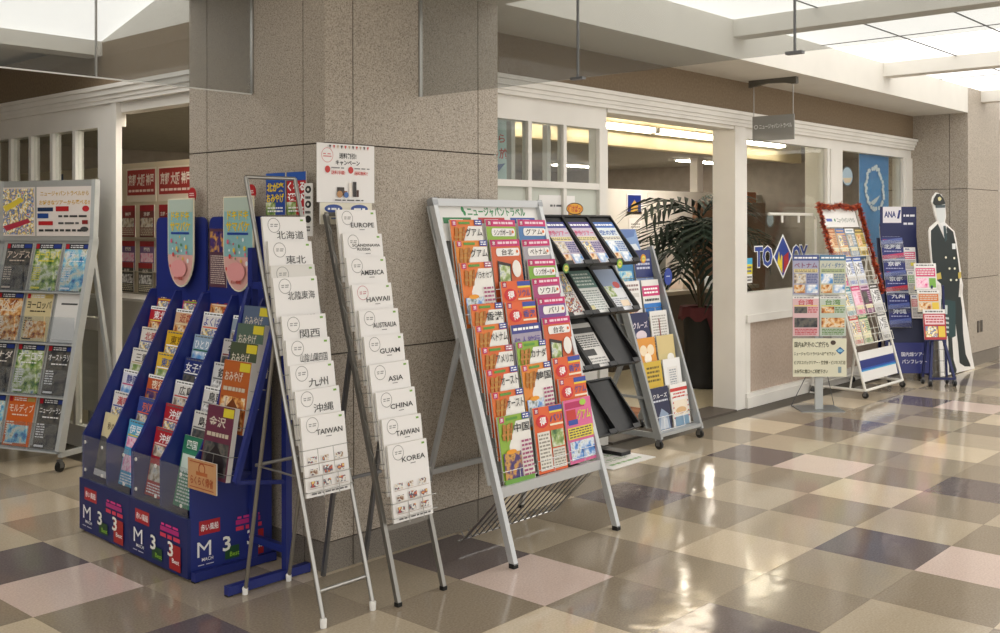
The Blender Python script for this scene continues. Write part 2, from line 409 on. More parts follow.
# stone pillars -----------------------------------------------------
CX0, CX1, CY0, CY1 = -.32, .76, .47, 1.5
def pillar(name, x0, x1, y0, y1, ux, uy, zs, top):
    g = .006
    core = MB().box(x0 + .012, x1 - .012, y0 + .012, y1 - .012, 0, top, M('#4d463f', .9)); w = struct(core, name)
    def pan(a0, a1, b0, b1, c0, c1, mt): MB().box(a0, a1, b0, b1, c0, c1, mt).build('panel', w)
    for zi in range(len(zs) - 1):
        z0, z1 = zs[zi] + (g / 2 if zi else 0), zs[zi + 1] - g / 2; mt = GRANITE_B if zi == 0 else GRANITE
        inset = .004 if zi == 0 else 0
        for a, b in zip(ux[:-1], ux[1:]):
            aa = a + (g / 2 if a > x0 else inset); bb = b - (g / 2 if b < x1 else inset)
            pan(aa, bb, y0 + inset, y0 + .02, z0, z1, mt); pan(aa, bb, y1 - .02, y1 - inset, z0, z1, mt)
        for a, b in zip(uy[:-1], uy[1:]):
            aa = (a + g / 2) if a > y0 else a + .0205; bb = (b - g / 2) if b < y1 else b - .0205
            pan(x0 + inset, x0 + .02, aa, bb, z0, z1, mt); pan(x1 - .02, x1 - inset, aa, bb, z0, z1, mt)
    return w
pillar('wall_pillar', CX0, CX1, CY0, CY1, [CX0, -.167, .618, CX1], [CY0, .616, 1.348, CY1], [0, .127, .912, 1.80, 2.6, 3.2], 3.2)
pillar('wall_far_pillar', 7.95, 8.98, .55, 1.6, [7.95, 8.98], [.55, .73, 1.3, 1.6], [0, .136, .905, 1.813, 2.85], 2.85)
so = thing('wall_socket', 'pair of small dark switch plates on the far stone pillar', 'socket', (8.30, .548, .40))
for dx in (-.05, .05): MB().box(dx - .025, dx + .025, -.008, .0015, -.06, .06, M('#5d5852', .5)).build('plate', so)

# right shop front ( y = 1.1 ) -------------------------------------
XE = 7.95
wr = MB(); wr.box(CX1, XE, 1.1, 1.25, 2.33, 2.62, WALLCLOTH); wall_r = struct(wr, 'wall_right')
MB().box(CX1, 2.565, 1.12, 1.2, 2.085, 2.23, WHITE).build('header', wall_r)
MB().box(4.395, XE, 1.12, 1.2, 2.14, 2.23, WHITE).build('header', wall_r)
MB().box(2.565, 4.236, 1.11, 1.3, 2.2, 2.33, WHITE).build('lintel', wall_r)
cor = MB()
for a, b, y in ((2.225, 2.25, 1.085), (2.25, 2.275, 1.075), (2.275, 2.31, 1.06), (2.31, 2.335, 1.045)): cor.box(CX1, XE, y, 1.12, a, b, WHITE)
struct(cor, 'trim_cornice_right')
MB().box(4.236, 4.40, 1.1, 1.30, 0, 2.225, WHITE).build('pilaster', wall_r)
# paned window beside the pillar
w1 = thing('window_1', None, None, (0, 0, 0)); w1['kind'] = 'structure'
MB().box(2.475, 2.565, 1.11, 1.20, 0, 2.085, WHITE).build('stile', w1)
xs = [.77, 1.06, 1.41, 1.757, 2.10, 2.475]
for k, x in enumerate(xs[1:-1]):
    MB().box(x, x + .032, 1.115, 1.165, 0, 2.085, WHITE).build('mullion', w1)
    MB().box(x - .07, x - .035, 1.19, 1.23, 0, 2.085, M('#b9b6ae', .5)).build('inner_mullion', w1)
for z0, z1 in ((1.685, 1.725), (0, .12), (.82, .88)): MB().box(.77, 2.475, 1.112, 1.17, z0, z1, WHITE).build('rail', w1)
for a, b in zip(xs[:-1], xs[1:]):
    a = a + .032 if a > .8 else a
    MB().box(a, b, 1.138, 1.144, 1.725, 2.085, GLASS).build('pane', w1)
    MB().box(a, b, 1.138, 1.144, .88, 1.685, FROST).build('film_pane', w1)
    MB().box(a, b, 1.13, 1.15, .12, .82, WHITE).build('lower_panel', w1)
# big windows with wainscot
def bigwin(n, x0, x1):
    w = thing('window_%d' % n, None, None); w['kind'] = 'structure'
    MB().box(x0, x0 + .05, 1.115, 1.2, .90, 2.14, WHITE).build('jamb', w); MB().box(x1 - .05, x1, 1.115, 1.2, .90, 2.14, WHITE).build('jamb', w)
    MB().box(x0 + .05, x1 - .05, 1.145, 1.153, .91, 2.14, GLASS).build('pane', w)
    MB().box(x0, x1, 1.10, 1.2, .73, .91, WHITE).build('sill_panel', w)
    return w
bigwin(2, 4.40, 5.98); bigwin(3, 6.20, 7.78)
MB().box(5.98, 6.20, 1.105, 1.25, .0, 2.14, WHITE).build('post', wall_r)
MB().box(7.78, XE, 1.105, 1.25, 0, 2.14, WHITE).build('post', wall_r)
MB().box(4.40, XE, 1.118, 1.2, .1, .73, WAINSCOT).build('wainscot', wall_r)
for a, b in ((4.40, 4.47), (5.98, 6.2), (7.86, XE)): MB().box(a, b, 1.098, 1.12, .1, .70, WHITE).build('wainscot_stile', wall_r)
MB().box(4.40, XE, 1.08, 1.12, .675, .735, WHITE).build('chair_rail', wall_r)
bb = MB().box(4.39, XE, 1.075, 1.12, 0, .085, WHITE); bb.box(4.39, XE, 1.085, 1.12, .085, .115, WHITE); struct(bb, 'baseboard_right')

# left shop front ( x = .2 ) ---------------------------------------
wl = MB(); wl.box(.2, .35, CY1, 9.5, 2.33, 2.622, WALLCLOTH); wall_l = struct(wl, 'wall_left')
gable = MB().prism([(CY1, 2.622), (3.35, 2.622), (3.35, 2.632), (CY1, 3.117)], .2, .35, CEIL, 'yz'); gable.build('gable', wall_l)
MB().box(.21, .3, 3.236, 9.5, 2.085, 2.23, WHITE).build('header', wall_l)
MB().box(.23, .33, CY1, 3.236, 2.165, 2.33, WHITE).build('lintel', wall_l)
cor = MB()
for a, b, x in ((2.225, 2.25, .185), (2.25, 2.275, .175), (2.275, 2.31, .16), (2.31, 2.335, .145)): cor.box(x, .22, CY1, 9.5, a, b, WHITE)
struct(cor, 'trim_cornice_left')
MB().box(.195, .235, 3.17, 3.235, 0, 2.225, WHITE).build('door_post', wall_l)
w4 = thing('window_4', None, None); w4['kind'] = 'structure'
MB().box(.205, .235, 3.24, 3.42, 0, 2.085, WHITE).build('stile', w4)
ys = [3.42 + .325 * k for k in range(18)]
for y in ys[1:]:
    MB().box(.205, .25, y - .02, y + .02, 0, 2.085, WHITE).build('mullion', w4)
    MB().box(.27, .30, y + .05, y + .085, .9, 2.085, M('#b9b6ae', .5)).build('inner_mullion', w4)
for z0, z1 in ((1.69, 1.74), (0, .14), (.78, .86)): MB().box(.203, .255, 3.42, ys[-1], z0, z1, WHITE).build('rail', w4)
for a, b in zip(ys[:-1], ys[1:]):
    MB().box(.225, .231, a + .02, b - .02, 1.74, 2.085, GLASS).build('pane', w4)
    MB().box(.225, .231, a + .02, b - .02, .86, 1.69, GLASS).build('pane', w4)
    MB().box(.225, .231, a + .02, b - .02, .14, .78, GLASS).build('pane', w4)

# ceilings -----------------------------------------------------------
ce = MB(); ce.box(-7, 16, -7.5, 10, 3.2, 3.3, CEIL); ceiling = struct(ce, 'ceiling')
ZL = 2.835
MB().box(CX1, 7.95, .55, 1.1, 2.58, 3.2, CEIL).build('soffit', ceiling); MB().box(8.98, 16, .55, 1.1, 2.58, 3.2, CEIL).build('soffit', ceiling)                    # low soffit with its fascia
MB().box(CX0, CX1, -7.5, CY0, 2.54, 3.2, CEIL).build('beam', ceiling)                    # beams over the glass screens
MB().box(-7, CX0, CY0, CY1, 2.54, 3.2, CEIL).build('beam', ceiling)
MB().box(CX1, 16, -7.5, .55, ZL + .012, 3.2, CEIL).build('light_box', ceiling)
bx = [.66 + 2.565 * k for k in range(7)]
for x in bx[1:]: MB().box(x, x + .16, -7.5, .55, 2.72, ZL + .012, CEIL).build('beam', ceiling)
for k in range(6):
    a, b = max(bx[k] + .16, CX1), bx[k + 1]
    mid = (bx[k] + .16 + b) / 2
    for c, d in ((a, mid), (mid, b)):
        for y in [.55 - .6 * q for q in range(9)]:
            MB().box(c + .006, d - .006, y - .594, y - .006, ZL, ZL + .01, PANEL).build('light_panel', ceiling)
    MB().box(mid - .006, mid + .006, -4.86, .55, ZL - .004, ZL + .008, M('#3b3d40', .5)).build('divider', ceiling)
    for y in [.55 - .6 * q for q in range(1, 9)]: MB().box(a, b, y - .006, y + .006, ZL - .004, ZL + .008, M('#3b3d40', .5)).build('divider', ceiling)
# left wing: sloped luminous ceiling between beam and beam
sl = (2.628 - 3.115) / (3.35 - CY1)
for k in range(5):
    x1 = .2 - 1.26 * k - .004; x0 = x1 - 1.252
    MB().add([(x0, CY1, 3.115), (x1, CY1, 3.115), (x1, 3.35, 2.628), (x0, 3.35, 2.628), (x0, CY1, 3.125), (x1, CY1, 3.125), (x1, 3.35, 2.638), (x0, 3.35, 2.638)],
             [(3, 2, 1, 0), (4, 5, 6, 7), (0, 1, 5, 4), (2, 3, 7, 6), (1, 2, 6, 5), (3, 0, 4, 7)], PANEL).build('light_panel', ceiling)
MB().box(-7, .2, 3.35, 3.52, 2.535, 3.2, CEIL).build('beam', ceiling)
MB().box(-7, .2, 3.52, 10, 2.66, 3.2, CEIL).build('soffit', ceiling)
for x in (-2.2, -4.6):                                                                     # the crossing, above and behind the camera
    for y in (-1.0, -3.2, -5.4): MB().box(x - .6, x + .6, y - .6, y + .6, 3.19, 3.198, PANEL).build('light_panel', ceiling)
# hall's other walls
# (unseen side behind the camera left open, west wall cut short, for fill light)
struct(MB().box(-7.1, -7, 1.5, 10, 0, 3.3, WALLCLOTH), 'wall_west')
struct(MB().box(16, 16.1, -7.5, 10, 0, 3.3, WALLCLOTH), 'wall_east'); struct(MB().box(-7, 16, 9.5, 9.6, 0, 3.3, WALLCLOTH), 'wall_north')
struct(MB().box(8.98, 16, 1.1, 1.2, 0, 2.6, WHITE), 'wall_right_far')

# glass smoke screens -------------------------------------------------
gs = thing('smoke_screen', 'glass smoke screen hung under the beam over the racks', 'glass screen', (.23, CY0, 2.04))
ysr = [CY0 - .003, -.437, -1.365, -2.29, -3.2]
for a, b in zip(ysr[:-1], ysr[1:]): MB().box(-.004, .004, b - CY0 + .004, a - CY0 - .004, 0, .499, SMOKE).build('glass_pane', gs)
for y in ysr[1:-1]:
    MB().box(-.006, .006, y - CY0 - .0025, y - CY0 + .0025, 0, .499, DARKSTEEL).build('joint', gs)
    MB().box(-.012, .012, y - CY0 - .03, y - CY0 + .03, -.006, .004, DARKSTEEL).build('clip', gs)
MB().box(-.01, .01, -.008, 0, 0, .499, STEEL).build('wall_channel', gs)
gs = thing('smoke_screen', 'glass smoke screen between the pillar and the sloped light ceiling', 'glass screen', (CX0, .98, 2.046))
xsl = [-.003, -.74, -1.66, -2.58]
for a, b in zip(xsl[:-1], xsl[1:]): MB().box(b + .004, a - .004, -.004, .004, 0, .493, SMOKE).build('glass_pane', gs)
for x in xsl[1:-1]:
    MB().box(x - .0025, x + .0025, -.006, .006, 0, .493, STEEL).build('joint', gs)
MB().box(-.008, 0, -.01, .01, 0, .493, STEEL).build('wall_channel', gs)
MB().box(-2.58, -.008, -.0045, .0045, -.005, 0, M('#e4e4e0', .3)).build('edge_strip', gs)

# blade sign hung from the soffit --------------------------------------
hs = thing('hanging_sign', 'small grey sign board hung by rods from a soffit bracket', 'sign', (4.36, .84, 2.58))
br = MB().prism([(-.20, 0), (-.20, -.05), (-.17, -.055), (-.1, -.04), (.05, -.03), (.18, -.05), (.2, -.055), (.2, 0)], -.02, .02, M('#6c6a63', .4, .5), 'yz'); br.build('bracket', hs)
for y in (-.165, .165): MB().tube([(0, y, -.02), (0, y, -.30)], .003, STEEL, 6).build('rod', hs)
bd = MB().box(-.005, .005, -.175, .175, -.475, -.282, M('#8c8b86', .35)); bd.build('board', hs)
tx = MB(); draw(tx, [('o', .1, .55, .045, .012, '#f2f2f2'), ('t', 'ニュージャパントラベル', .56, .55, .76, .22, '#f2f2f2')], .36, .2, -.0055)
tx.build('lettering', hs, T=Matrix.Translation((0, 0, -.475)) @ Matrix.Rotation(-PI / 2, 4, 'Z'))

# ================================================================== SHOP INTERIOR
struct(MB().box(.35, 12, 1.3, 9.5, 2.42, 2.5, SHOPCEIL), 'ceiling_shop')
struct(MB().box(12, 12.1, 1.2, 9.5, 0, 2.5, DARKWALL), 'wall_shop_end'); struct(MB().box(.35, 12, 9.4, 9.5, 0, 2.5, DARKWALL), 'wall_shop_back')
bk = MB().box(2.3, 7.9, 2.32, 2.42, 2.14, 2.42, CREAM); struct(bk, 'trim_2')
for n, x in enumerate((3.0, 4.25, 5.5, 6.75)):
    t = thing('tube_light', 'fluorescent tube fixture along the cream bulkhead inside the shop', 'lamp', (x, 2.25, 2.30), 0, 'tube lights on the bulkhead')
    MB().box(-.6, .6, .03, .0695, -.03, .03, WENAMEL).build('fitting', t)
    MB().tube([(-.6, 0, 0), (.6, 0, 0)], .018, TUBE, 10).build('tube', t)
    for s in (-.6, .6): MB().box(s - .012, s + .012, -.022, .03, -.022, .022, WENAMEL).build('end_cap', t)
for n, (x, y) in enumerate(((6.1, 3.6), (8.6, 4.2), (10.6, 5.2), (3.4, 4.6), (7.4, 7.2), (10.2, 7.2), (.85, 2.75))):
    t = thing('ceiling_lamp', 'flat fluorescent fitting on the shop ceiling', 'lamp', (x, y, 2.42), 0, 'shop ceiling lights')
    MB().box(-.62, .62, -.11, .11, -.03, 0, WENAMEL).build('housing', t); MB().box(-.6, .6, -.08, .08, -.045, -.03, SHOPL).build('diffuser', t)
for n, (x, y, z) in enumerate(((7.43, 2.75, 2.30), (6.35, 2.9, 2.30))):
    t = thing('bulb_lamp', 'bare round bulb hanging under the shop ceiling', 'lamp', (x, y, 2.42), 0, 'hanging bulbs')
    MB().tube([(0, 0, 0), (0, 0, -.06)], .02, WENAMEL, 10).build('socket', t)
    MB().lathe([(.012, -.06), (.04, -.08), (.055, -.12), (.045, -.16), (.01, -.18)], emit('bulb', '#fff2dc', 30), 14).build('bulb', t)
# partitions and posts at the back
pt = thing('partition', 'white office partition with a top rail at the back of the shop', 'partition', (9.6, 5.0, 0))
for k in range(5): MB().box(-1.75 + .95 * k, -.81 + .95 * k, -.03, .03, 0, 1.88, WHITE).build('panel', pt)
MB().box(-1.8, 3, -.035, .035, 1.88, 1.92, WHITE).build('top_rail', pt)
MB().box(-1.9, -1.75, -.06, .06, 0, 2.419, WHITE).build('post', pt); MB().box(.42, .58, -.06, .06, 1.925, 2.419, WHITE).build('post', pt)
pt2 = thing('partition', 'grey cupboard wall with an open narrow shelf beside the partition', 'partition', (7.2, 5.2, 0))
MB().box(-.5, .45, 0, .35, 0, 1.9, M('#c9c7c0', .5)).build('carcass', pt2); MB().box(-.2, .3, -.02, 0, .9, 1.85, M('#3a3834', .6)).build('recess', pt2)
MB().box(.04, .07, -.03, -.02, .9, 1.85, WHITE).build('shelf_upright', pt2)
op = MB().box(-.45, .45, -.02, .02, -.6, .6, M('#b5632f', .6)); op.build('orange_panel', T=Matrix.Translation((11.2, 4.9, 1.35)), label='orange panel board behind the palm in the shop', cat='panel')
ps = sheet([('r', .05, .05, .95, .95, '#1c2f7c'), ('e', .5, .35, .25, .2, '#c99a3a'), ('p', [(.25, .1), (.75, .1), (.7, .45), (.5, .72), (.3, .45)], '#caa04a'), ('r', 0, 0, 1, .1, '#2a2018')], .34, .26, .006)
ps.build('poster', T=Matrix.Translation((8.47, 4.965, 1.60)), label='small blue poster of a lit golden dome on the partition', cat='poster')
ps = sheet([('l', .15, .85, .2, .85, 7, '#9a9a94')], .3, .4, .003); ps.build('notice', T=Matrix.Translation((8.50, 4.965, 1.14)), label='plain white notice under the dome poster on the partition', cat='notice')
# counter desk
dk = thing('counter_desk', 'dark brown service counter desk inside the shop door', 'desk', (6.6, 3.3, 0))
MB().box(-1.3, 1.6, -.3, .3, .71, .75, M('#8b8172', .4)).build('worktop', dk); MB().box(-1.25, 1.55, -.22, .25, 0, .71, M('#4a4038', .55)).build('front_panel', dk)
for k, (dx, hexc, a) in enumerate(((-1.0, '#e8e6e0', .1), (-.72, '#d8d4c8', -.2), (-.2, '#cfd6dc', .15), (.3, '#e8d8c8', 0), (.8, '#dfe4e8', .2))):
    sh = MB().box(-.12, .12, -.09, .09, 0, .05 + .015 * k, M(hexc, .5)); sh.build('paper_stack', T=Matrix.Translation((6.6 + dx, 3.25, .7505)) @ Matrix.Rotation(a, 4, 'Z'), label='stack of papers lying on the counter desk', cat='papers', group='papers on the counter')
mo = thing('monitor', 'grey computer monitor standing on the counter desk', 'monitor', (6.62, 3.45, .7505)); MB().box(-.1, .1, -.08, .08, 0, .015, LGREY).build('stand_base', mo); MB().box(-.02, .02, -.02, .02, .015, .12, LGREY).build('stand', mo)
MB().box(-.22, .22, -.03, .02, .1, .42, M('#8a8d8c', .4)).build('screen', mo)
ya = MB(); rnd = random.Random(3)
for k in range(60):
    c = Vector((rnd.uniform(-.24, .24), rnd.uniform(-.05, .05), .012 + rnd.random() * .05)); ya.box(c.x - .018, c.x + .018, c.y - .018, c.y + .018, c.z - .012, c.z + .012, M('#e3dcae', .7), )
ya.build('flower_garland', T=Matrix.Translation((6.05, 3.08, .751)), label='pale yellow flower garland lying along the counter desk', cat='garland')
ch = thing('office_chair', 'beige shell chair standing in front of the counter desk', 'chair', (5.0, 2.72, 0), .9)
MB().prism([(-.21, .42), (.21, .42), (.23, .6), (.2, .80), (.14, .86), (-.14, .86), (-.2, .80), (-.23, .6)], .18, .21, M('#b9a98c', .5)).build('backrest', ch); MB().box(-.22, .22, -.22, .2, .41, .44, M('#b9a98c', .5)).build('seat', ch)
for a in (-.18, .18):
    for b in (-.18, .18): MB().tube([(a, b, .41), (a * 1.15, b * 1.15, 0)], .012, DARKSTEEL, 8).build('leg', ch)
mt_ = ramp_mat('rug_fibre', ['#7a4a30', '#94603f', '#a8734f'], 14, .9, 2, 'World')
MB().box(-.45, .45, -.3, .3, 0, .012, mt_).build('door_mat', T=Matrix.Translation((3.35, 1.75, .001)), label='orange brown mat on the shop floor inside the doorway', cat='mat')
# side poster seen through the paned window
ps = sheet([('r', 0, 0, 1, 1, '#a9c4c4'), ('t', '旅に行くなら', .5, .68, .9, .14, '#b5504a', 2), ('t', '赤い風船の旅', .5, .46, .95, .16, '#b5504a', 2), ('r', .1, .86, .5, .92, '#c9605a'), ('p', [(.3, .1), (.8, .2), (.9, .32), (.4, .22)], '#3a5a8c')], .62, .42, .004)
ps.build('poster', T=Matrix.Translation((1.50, 1.30, 1.70)), label='pale blue poster with red lettering behind the paned window', cat='poster')
ps = sheet([('l', .3, .7, .7, .8, 1, '#5a5a5a'), ('l', .1, .9, .1, .5, 3, '#8a8a86')], .36, .26, .002); ps.build('notice', T=Matrix.Translation((2.06, 1.137, 1.38)), label='white notice sheet fixed on the filmed window pane', cat='notice')
# window stickers
st = thing('window_sticker', 'blue and white lettered sticker with a cube diamond on the big window', 'sticker', (0, 1.1445, 0))
dm = MB(); draw(dm, [('p', [(.5, 0), (1, .5), (.5, 1), (0, .5)], '#f4f4f2'), ('p', [(.5, .06), (.92, .5), (.5, .94), (.08, .5)], '#1f3f97'), ('p', [(.22, .38), (.3, .62), (.36, .4), (.42, .55), (.47, .5), (.47, .12), (.22, .36)], '#e8cf2a'), ('p', [(.53, .5), (.78, .6), (.78, .35), (.53, .12)], '#b0262c')], .36, .38, 0)
dm.build('diamond', st, T=Matrix.Translation((5.12, 0, .995)))
for body, x, w_ in (('TO', 4.78, .33), ('OX', 5.44, .33)):
    l_ = MB()
    draw(l_, [('t', body, .5, .5, .98, .9, '#f4f4f2', 6), ('t', body, .5, .5, .9, .8, '#1f3f97', 3)], w_, .21, 0); l_.build('lettering', st, T=Matrix.Translation((x, -.001, 1.085)))
ps = sheet([('r', 0, .75, 1, 1, '#4ab0d8'), ('r', 0, .35, 1, .75, '#e8d83a'), ('l', .1, .9, .4, .7, 2, '#2a4a8c'), ('l', .1, .9, .05, .3, 2, '#5a5a5a')], .13, .2, .002); ps.build('window_card', T=Matrix.Translation((4.52, 1.1445, .985)), label='small blue and yellow card on the window beside the pilaster', cat='card')
po = sheet([('r', 0, 0, 1, 1, '#4a92cc'), ('p', [(0, .7), (1, .8), (1, 1), (0, 1)], '#3f86c4')] +
           [('e', .5 + .30 * math.cos(a) + random.uniform(-.035, .035), .66 + .2 * math.sin(a) + random.uniform(-.012, .012), .04, .02, '#e6eef2') for a in [2 * PI * k / 36 for k in range(36)]] +
           [('p', [(.3, .52), (.42, .55), (.66, .60), (.52, .53), (.42, .5)], '#d4dee4')], .73, 1.05, .004)
po.build('poster', T=Matrix.Translation((7.2, 1.21, 1.12)), label='tall sky blue poster with a ring of white flowers in the window', cat='poster')
ro = MB(); draw(ro, [('e', .5, .5, .5, .5, '#3a4650'), ('e', .5, .5, .44, .44, '#9db4c2'), ('p', [(.1, .4), (.9, .45), (.75, .2), (.3, .16)], '#c7b79a')], .26, .19, 0); ro.build('round_sticker', T=Matrix.Translation((6.42, 1.1445, 1.81)), label='round dark rimmed sticker with a seaside picture on the window', cat='sticker')
ro = MB(); draw(ro, [('e', .5, .5, .5, .5, '#4a525a'), ('e', .5, .5, .42, .42, '#8f9aa0')], .13, .13, 0); ro.build('round_sticker', T=Matrix.Translation((5.0, 1.20, 1.43)), label='small plain round grey sticker above the window diamond', cat='sticker')
# inner white post and brown screen behind the big window
MB().box(-.16, .16, -.1, .1, 0, 2.419, WHITE).build('interior_post', T=Matrix.Translation((6.9, 1.62, 0)), label='white square post inside the shop behind the big window', cat='post')
MB().box(-.9, .9, -.03, .03, 0, 1.75, M('#8a6a55', .7)).build('brown_screen', T=Matrix.Translation((9.3, 4.0, 0)), label='brown cloth screen standing deep inside behind the big window', cat='screen')

# potted palm ----------------------------------------------------------
pp = thing('potted_palm', 'tall leafy palm in a black planter inside the doorway', 'plant', (5.14, 1.93, 0))
MB().lathe([(.15, 0), (.16, .05), (.155, .06), (.165, .3), (.175, .66), (.18, .70), (.165, .70), (.16, .62)], BLACKR, 24).build('planter', pp)
cl = MB(); n = 28; vs = []; 
for i in range(n):
    a = 2 * PI * i / n; k_ = 1 + .05 * math.sin(i * 2.3)
    dr = .06 + .04 * (math.sin(i * 1.7) > .3) + (.14 if 17 < i < 20 else 0)
    vs += [(.14 * math.cos(a), .14 * math.sin(a), .715), (.195 * k_ * math.cos(a), .195 * k_ * math.sin(a), .725), (.215 * k_ * math.cos(a), .215 * k_ * math.sin(a), .70 - dr)]
fs = []
for i in range(n):
    for q in range(2): a = 3 * i + q; b = 3 * ((i + 1) % n) + q; fs.append((a, b, b + 1, a + 1))
cl.add(vs, fs, M('#5e262a', .8)); cl.build('red_cloth', pp)
stem = MB()
for k, (dx, dy, h_) in enumerate(((0, 0, 1.5), (.03, .04, 1.2), (-.05, .02, 1.35))):
    stem.tube([(dx * .5, dy * .5, .62), (dx, dy, .9), (dx * 2.5, dy * 2, h_)], [.016, .014, .01], M('#5a4a34', .8), 8)
stem.build('stem', pp)
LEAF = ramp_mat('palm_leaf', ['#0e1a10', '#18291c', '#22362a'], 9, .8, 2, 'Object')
rnd = random.Random(11)
specs = []
for k in range(16):
    specs.append((rnd.uniform(0, 2 * PI), rnd.uniform(1.15, 1.55), rnd.uniform(.5, .75), rnd.uniform(.15, 1.05)))
# fronds reaching over the doorway towards the hall
specs += [(PI + .55, 1.40, .85, .55), (PI - .4, 1.3, .8, .4), (PI + .9, 1.2, .7, .2), (PI - .6, 1.1, .75, .05), (PI - .3, 1.5, .8, .75), (PI + .1, 1.25, .8, .6)]
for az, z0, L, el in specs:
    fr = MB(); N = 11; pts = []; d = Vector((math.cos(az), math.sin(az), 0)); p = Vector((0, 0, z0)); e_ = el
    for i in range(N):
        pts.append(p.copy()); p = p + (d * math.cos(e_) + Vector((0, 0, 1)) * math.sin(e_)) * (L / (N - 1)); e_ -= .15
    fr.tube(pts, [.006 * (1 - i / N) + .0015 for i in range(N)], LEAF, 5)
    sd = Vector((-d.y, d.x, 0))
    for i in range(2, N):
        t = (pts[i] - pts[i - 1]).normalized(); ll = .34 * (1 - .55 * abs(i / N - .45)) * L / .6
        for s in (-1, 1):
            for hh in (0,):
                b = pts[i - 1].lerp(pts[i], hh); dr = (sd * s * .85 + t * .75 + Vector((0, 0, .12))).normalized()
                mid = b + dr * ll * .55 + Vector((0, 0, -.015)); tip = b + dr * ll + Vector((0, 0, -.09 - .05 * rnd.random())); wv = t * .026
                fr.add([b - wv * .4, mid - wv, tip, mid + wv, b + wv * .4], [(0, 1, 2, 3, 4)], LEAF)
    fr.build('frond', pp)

# ================================================================== DISPLAY RACKS
def caster(parent, x, y, r=.028):
    c = MB(); c.box(x - .012, x + .012, y - .012, y + .012, r * 1.6, r * 2.3, DARKSTEEL); wh = MB()
    wh.lathe([(r * .6, -.012), (r, -.008), (r, .008), (r * .6, .012)], BLACKR, 14, T=Matrix.Translation((x, y, r)) @ Matrix.Rotation(PI / 2, 4, 'Y'))
    for s in (-.016, .016): c.box(x + s - .002, x + s + .002, y - .012, y + .014, r * .8, r * 1.7, DARKSTEEL)
    c = c.build('caster', parent); wh.build('wheel', c)

# ---- A: round tube rack of white gift booklets -----------------------
LW = math.atan2(.475, 1.645)
RA = thing('booklet_rack', 'round steel tube floor rack of white booklets beside the blue displays', 'rack', (-.58, .012, 0))
railA = lambda z: .475 * z / 1.645
for s in (-1, 1):
    _leg = MB().tube([(s * .118, 0, .025), (s * .118, railA(1.645), 1.645)], .009, STEEL, 10).build('front_leg', RA)
    MB().lathe([(.012, 0), (.013, .03), (.010, .034)], WPLAST, 12, (s * .118, -.0, 0)).build('rubber_foot', _leg)
    _leg = MB().tube([(s * .105, .50, .02), (s * .105, railA(1.02) + .012, 1.02)], .008, M('#8a857b', .4, .6), 10).build('rear_leg', RA)
    MB().lathe([(.011, 0), (.012, .025), (.009, .03)], WPLAST, 12, (s * .105, .503, 0)).build('rubber_foot', _leg)
MB().tube([(-.118, railA(1.645), 1.645), (.118, railA(1.645), 1.645)], .008, STEEL, 10).build('top_bar', RA)
MB().tube([(-.118, railA(.12), .12), (.118, railA(.12), .12)], .007, STEEL, 10).build('bottom_bar', RA)
MB().tube([(-.105, .43, .52), (.105, .43, .52)], .007, STEEL, 10).build('rear_bar', RA)
for s in (-1, 1): MB().tube([(s * .105, .43, .52), (s * .118, railA(.52), .52)], .004, STEEL, 8).build('side_link', RA)

def wire_pocket(root, w, T, d=.03, mt=STEEL, rows=(.02, .075), verts=2, r=.0018):
    wm = MB()
    for z in rows: wm.tube([(-w / 2, .012, z), (-w / 2, -d, z), (w / 2, -d, z), (w / 2, .012, z)], r, mt, 5)
    for k in range(verts):
        x = -w / 2 + w * (k + 1) / (verts + 1); wm.tube([(x, .012, -.006), (x, -d, -.006), (x, -d, rows[-1])], r, mt, 5)
    wm.build('wire_pocket', root, T=T)

A_LIST = [((259, 217), '北海道', 'white Hokkaido gift booklet'), ((261, 242), '東北', 'white Tohoku gift booklet'), ((269, 266), '関東', 'grey shaded gift booklet half hidden by its neighbours'),
          ((274, 278), '北陸東海', 'white Hokuriku Tokai gift booklet'), ((277, 317), '関西', 'white Kansai gift booklet'), ((284, 341), '山陰山陽四国', 'white western Japan gift booklet with a long title'),
          ((289, 366), '九州', 'white Kyushu gift booklet'), ((292, 392), '沖縄', 'white Okinawa gift booklet'), ((299, 418), 'TAIWAN', 'white Taiwan gift booklet with product pictures')]
def gift_rack(root, lst, xw, xl, lean, off, rackname, group, cls):
    n = len(lst)
    for k, ((px, py), title, desc) in enumerate(lst):
        q = on_slope(px, py, 1, *off); q = root.matrix_world.inverted() @ q
        b = (q.y - .297 * math.sin(lean), q.z - .297 * math.cos(lean))
        two = None
        if title == 'SCANDINAVIA': two = 'RUSSIA'
        ring = '#c98a92' if title in ('HAWAII',) else '#9a9896'
        prim = d_gift(title, ring, two)
        T = pose(root, xl + .105 - root.location.x + .002 * math.sin(k * 2.1), b[0] - .001, b[1], lean, .012 * math.sin(k * 1.7))
        bg = '#e2e0db' if title == '関東' else '#f3f1ef'  # one booklet has slightly greyer paper than the rest
        brochure(prim, (cls, title), bg, T, '%s, %s tier of the %s' % (desc, ORD[n - 1 - k], rackname), group, t=.009, name='booklet', cat='booklet')
        TL = Matrix.Translation((0, b[0] + .004, b[1])) @ Matrix.Rotation(-lean, 4, 'X')
        wire_pocket(root, xw, TL, .03)
gift_rack(RA, A_LIST, .222, -.685, LW * .5, (-.058, .315), 'round tube rack', 'white domestic gift booklets', 'gA')

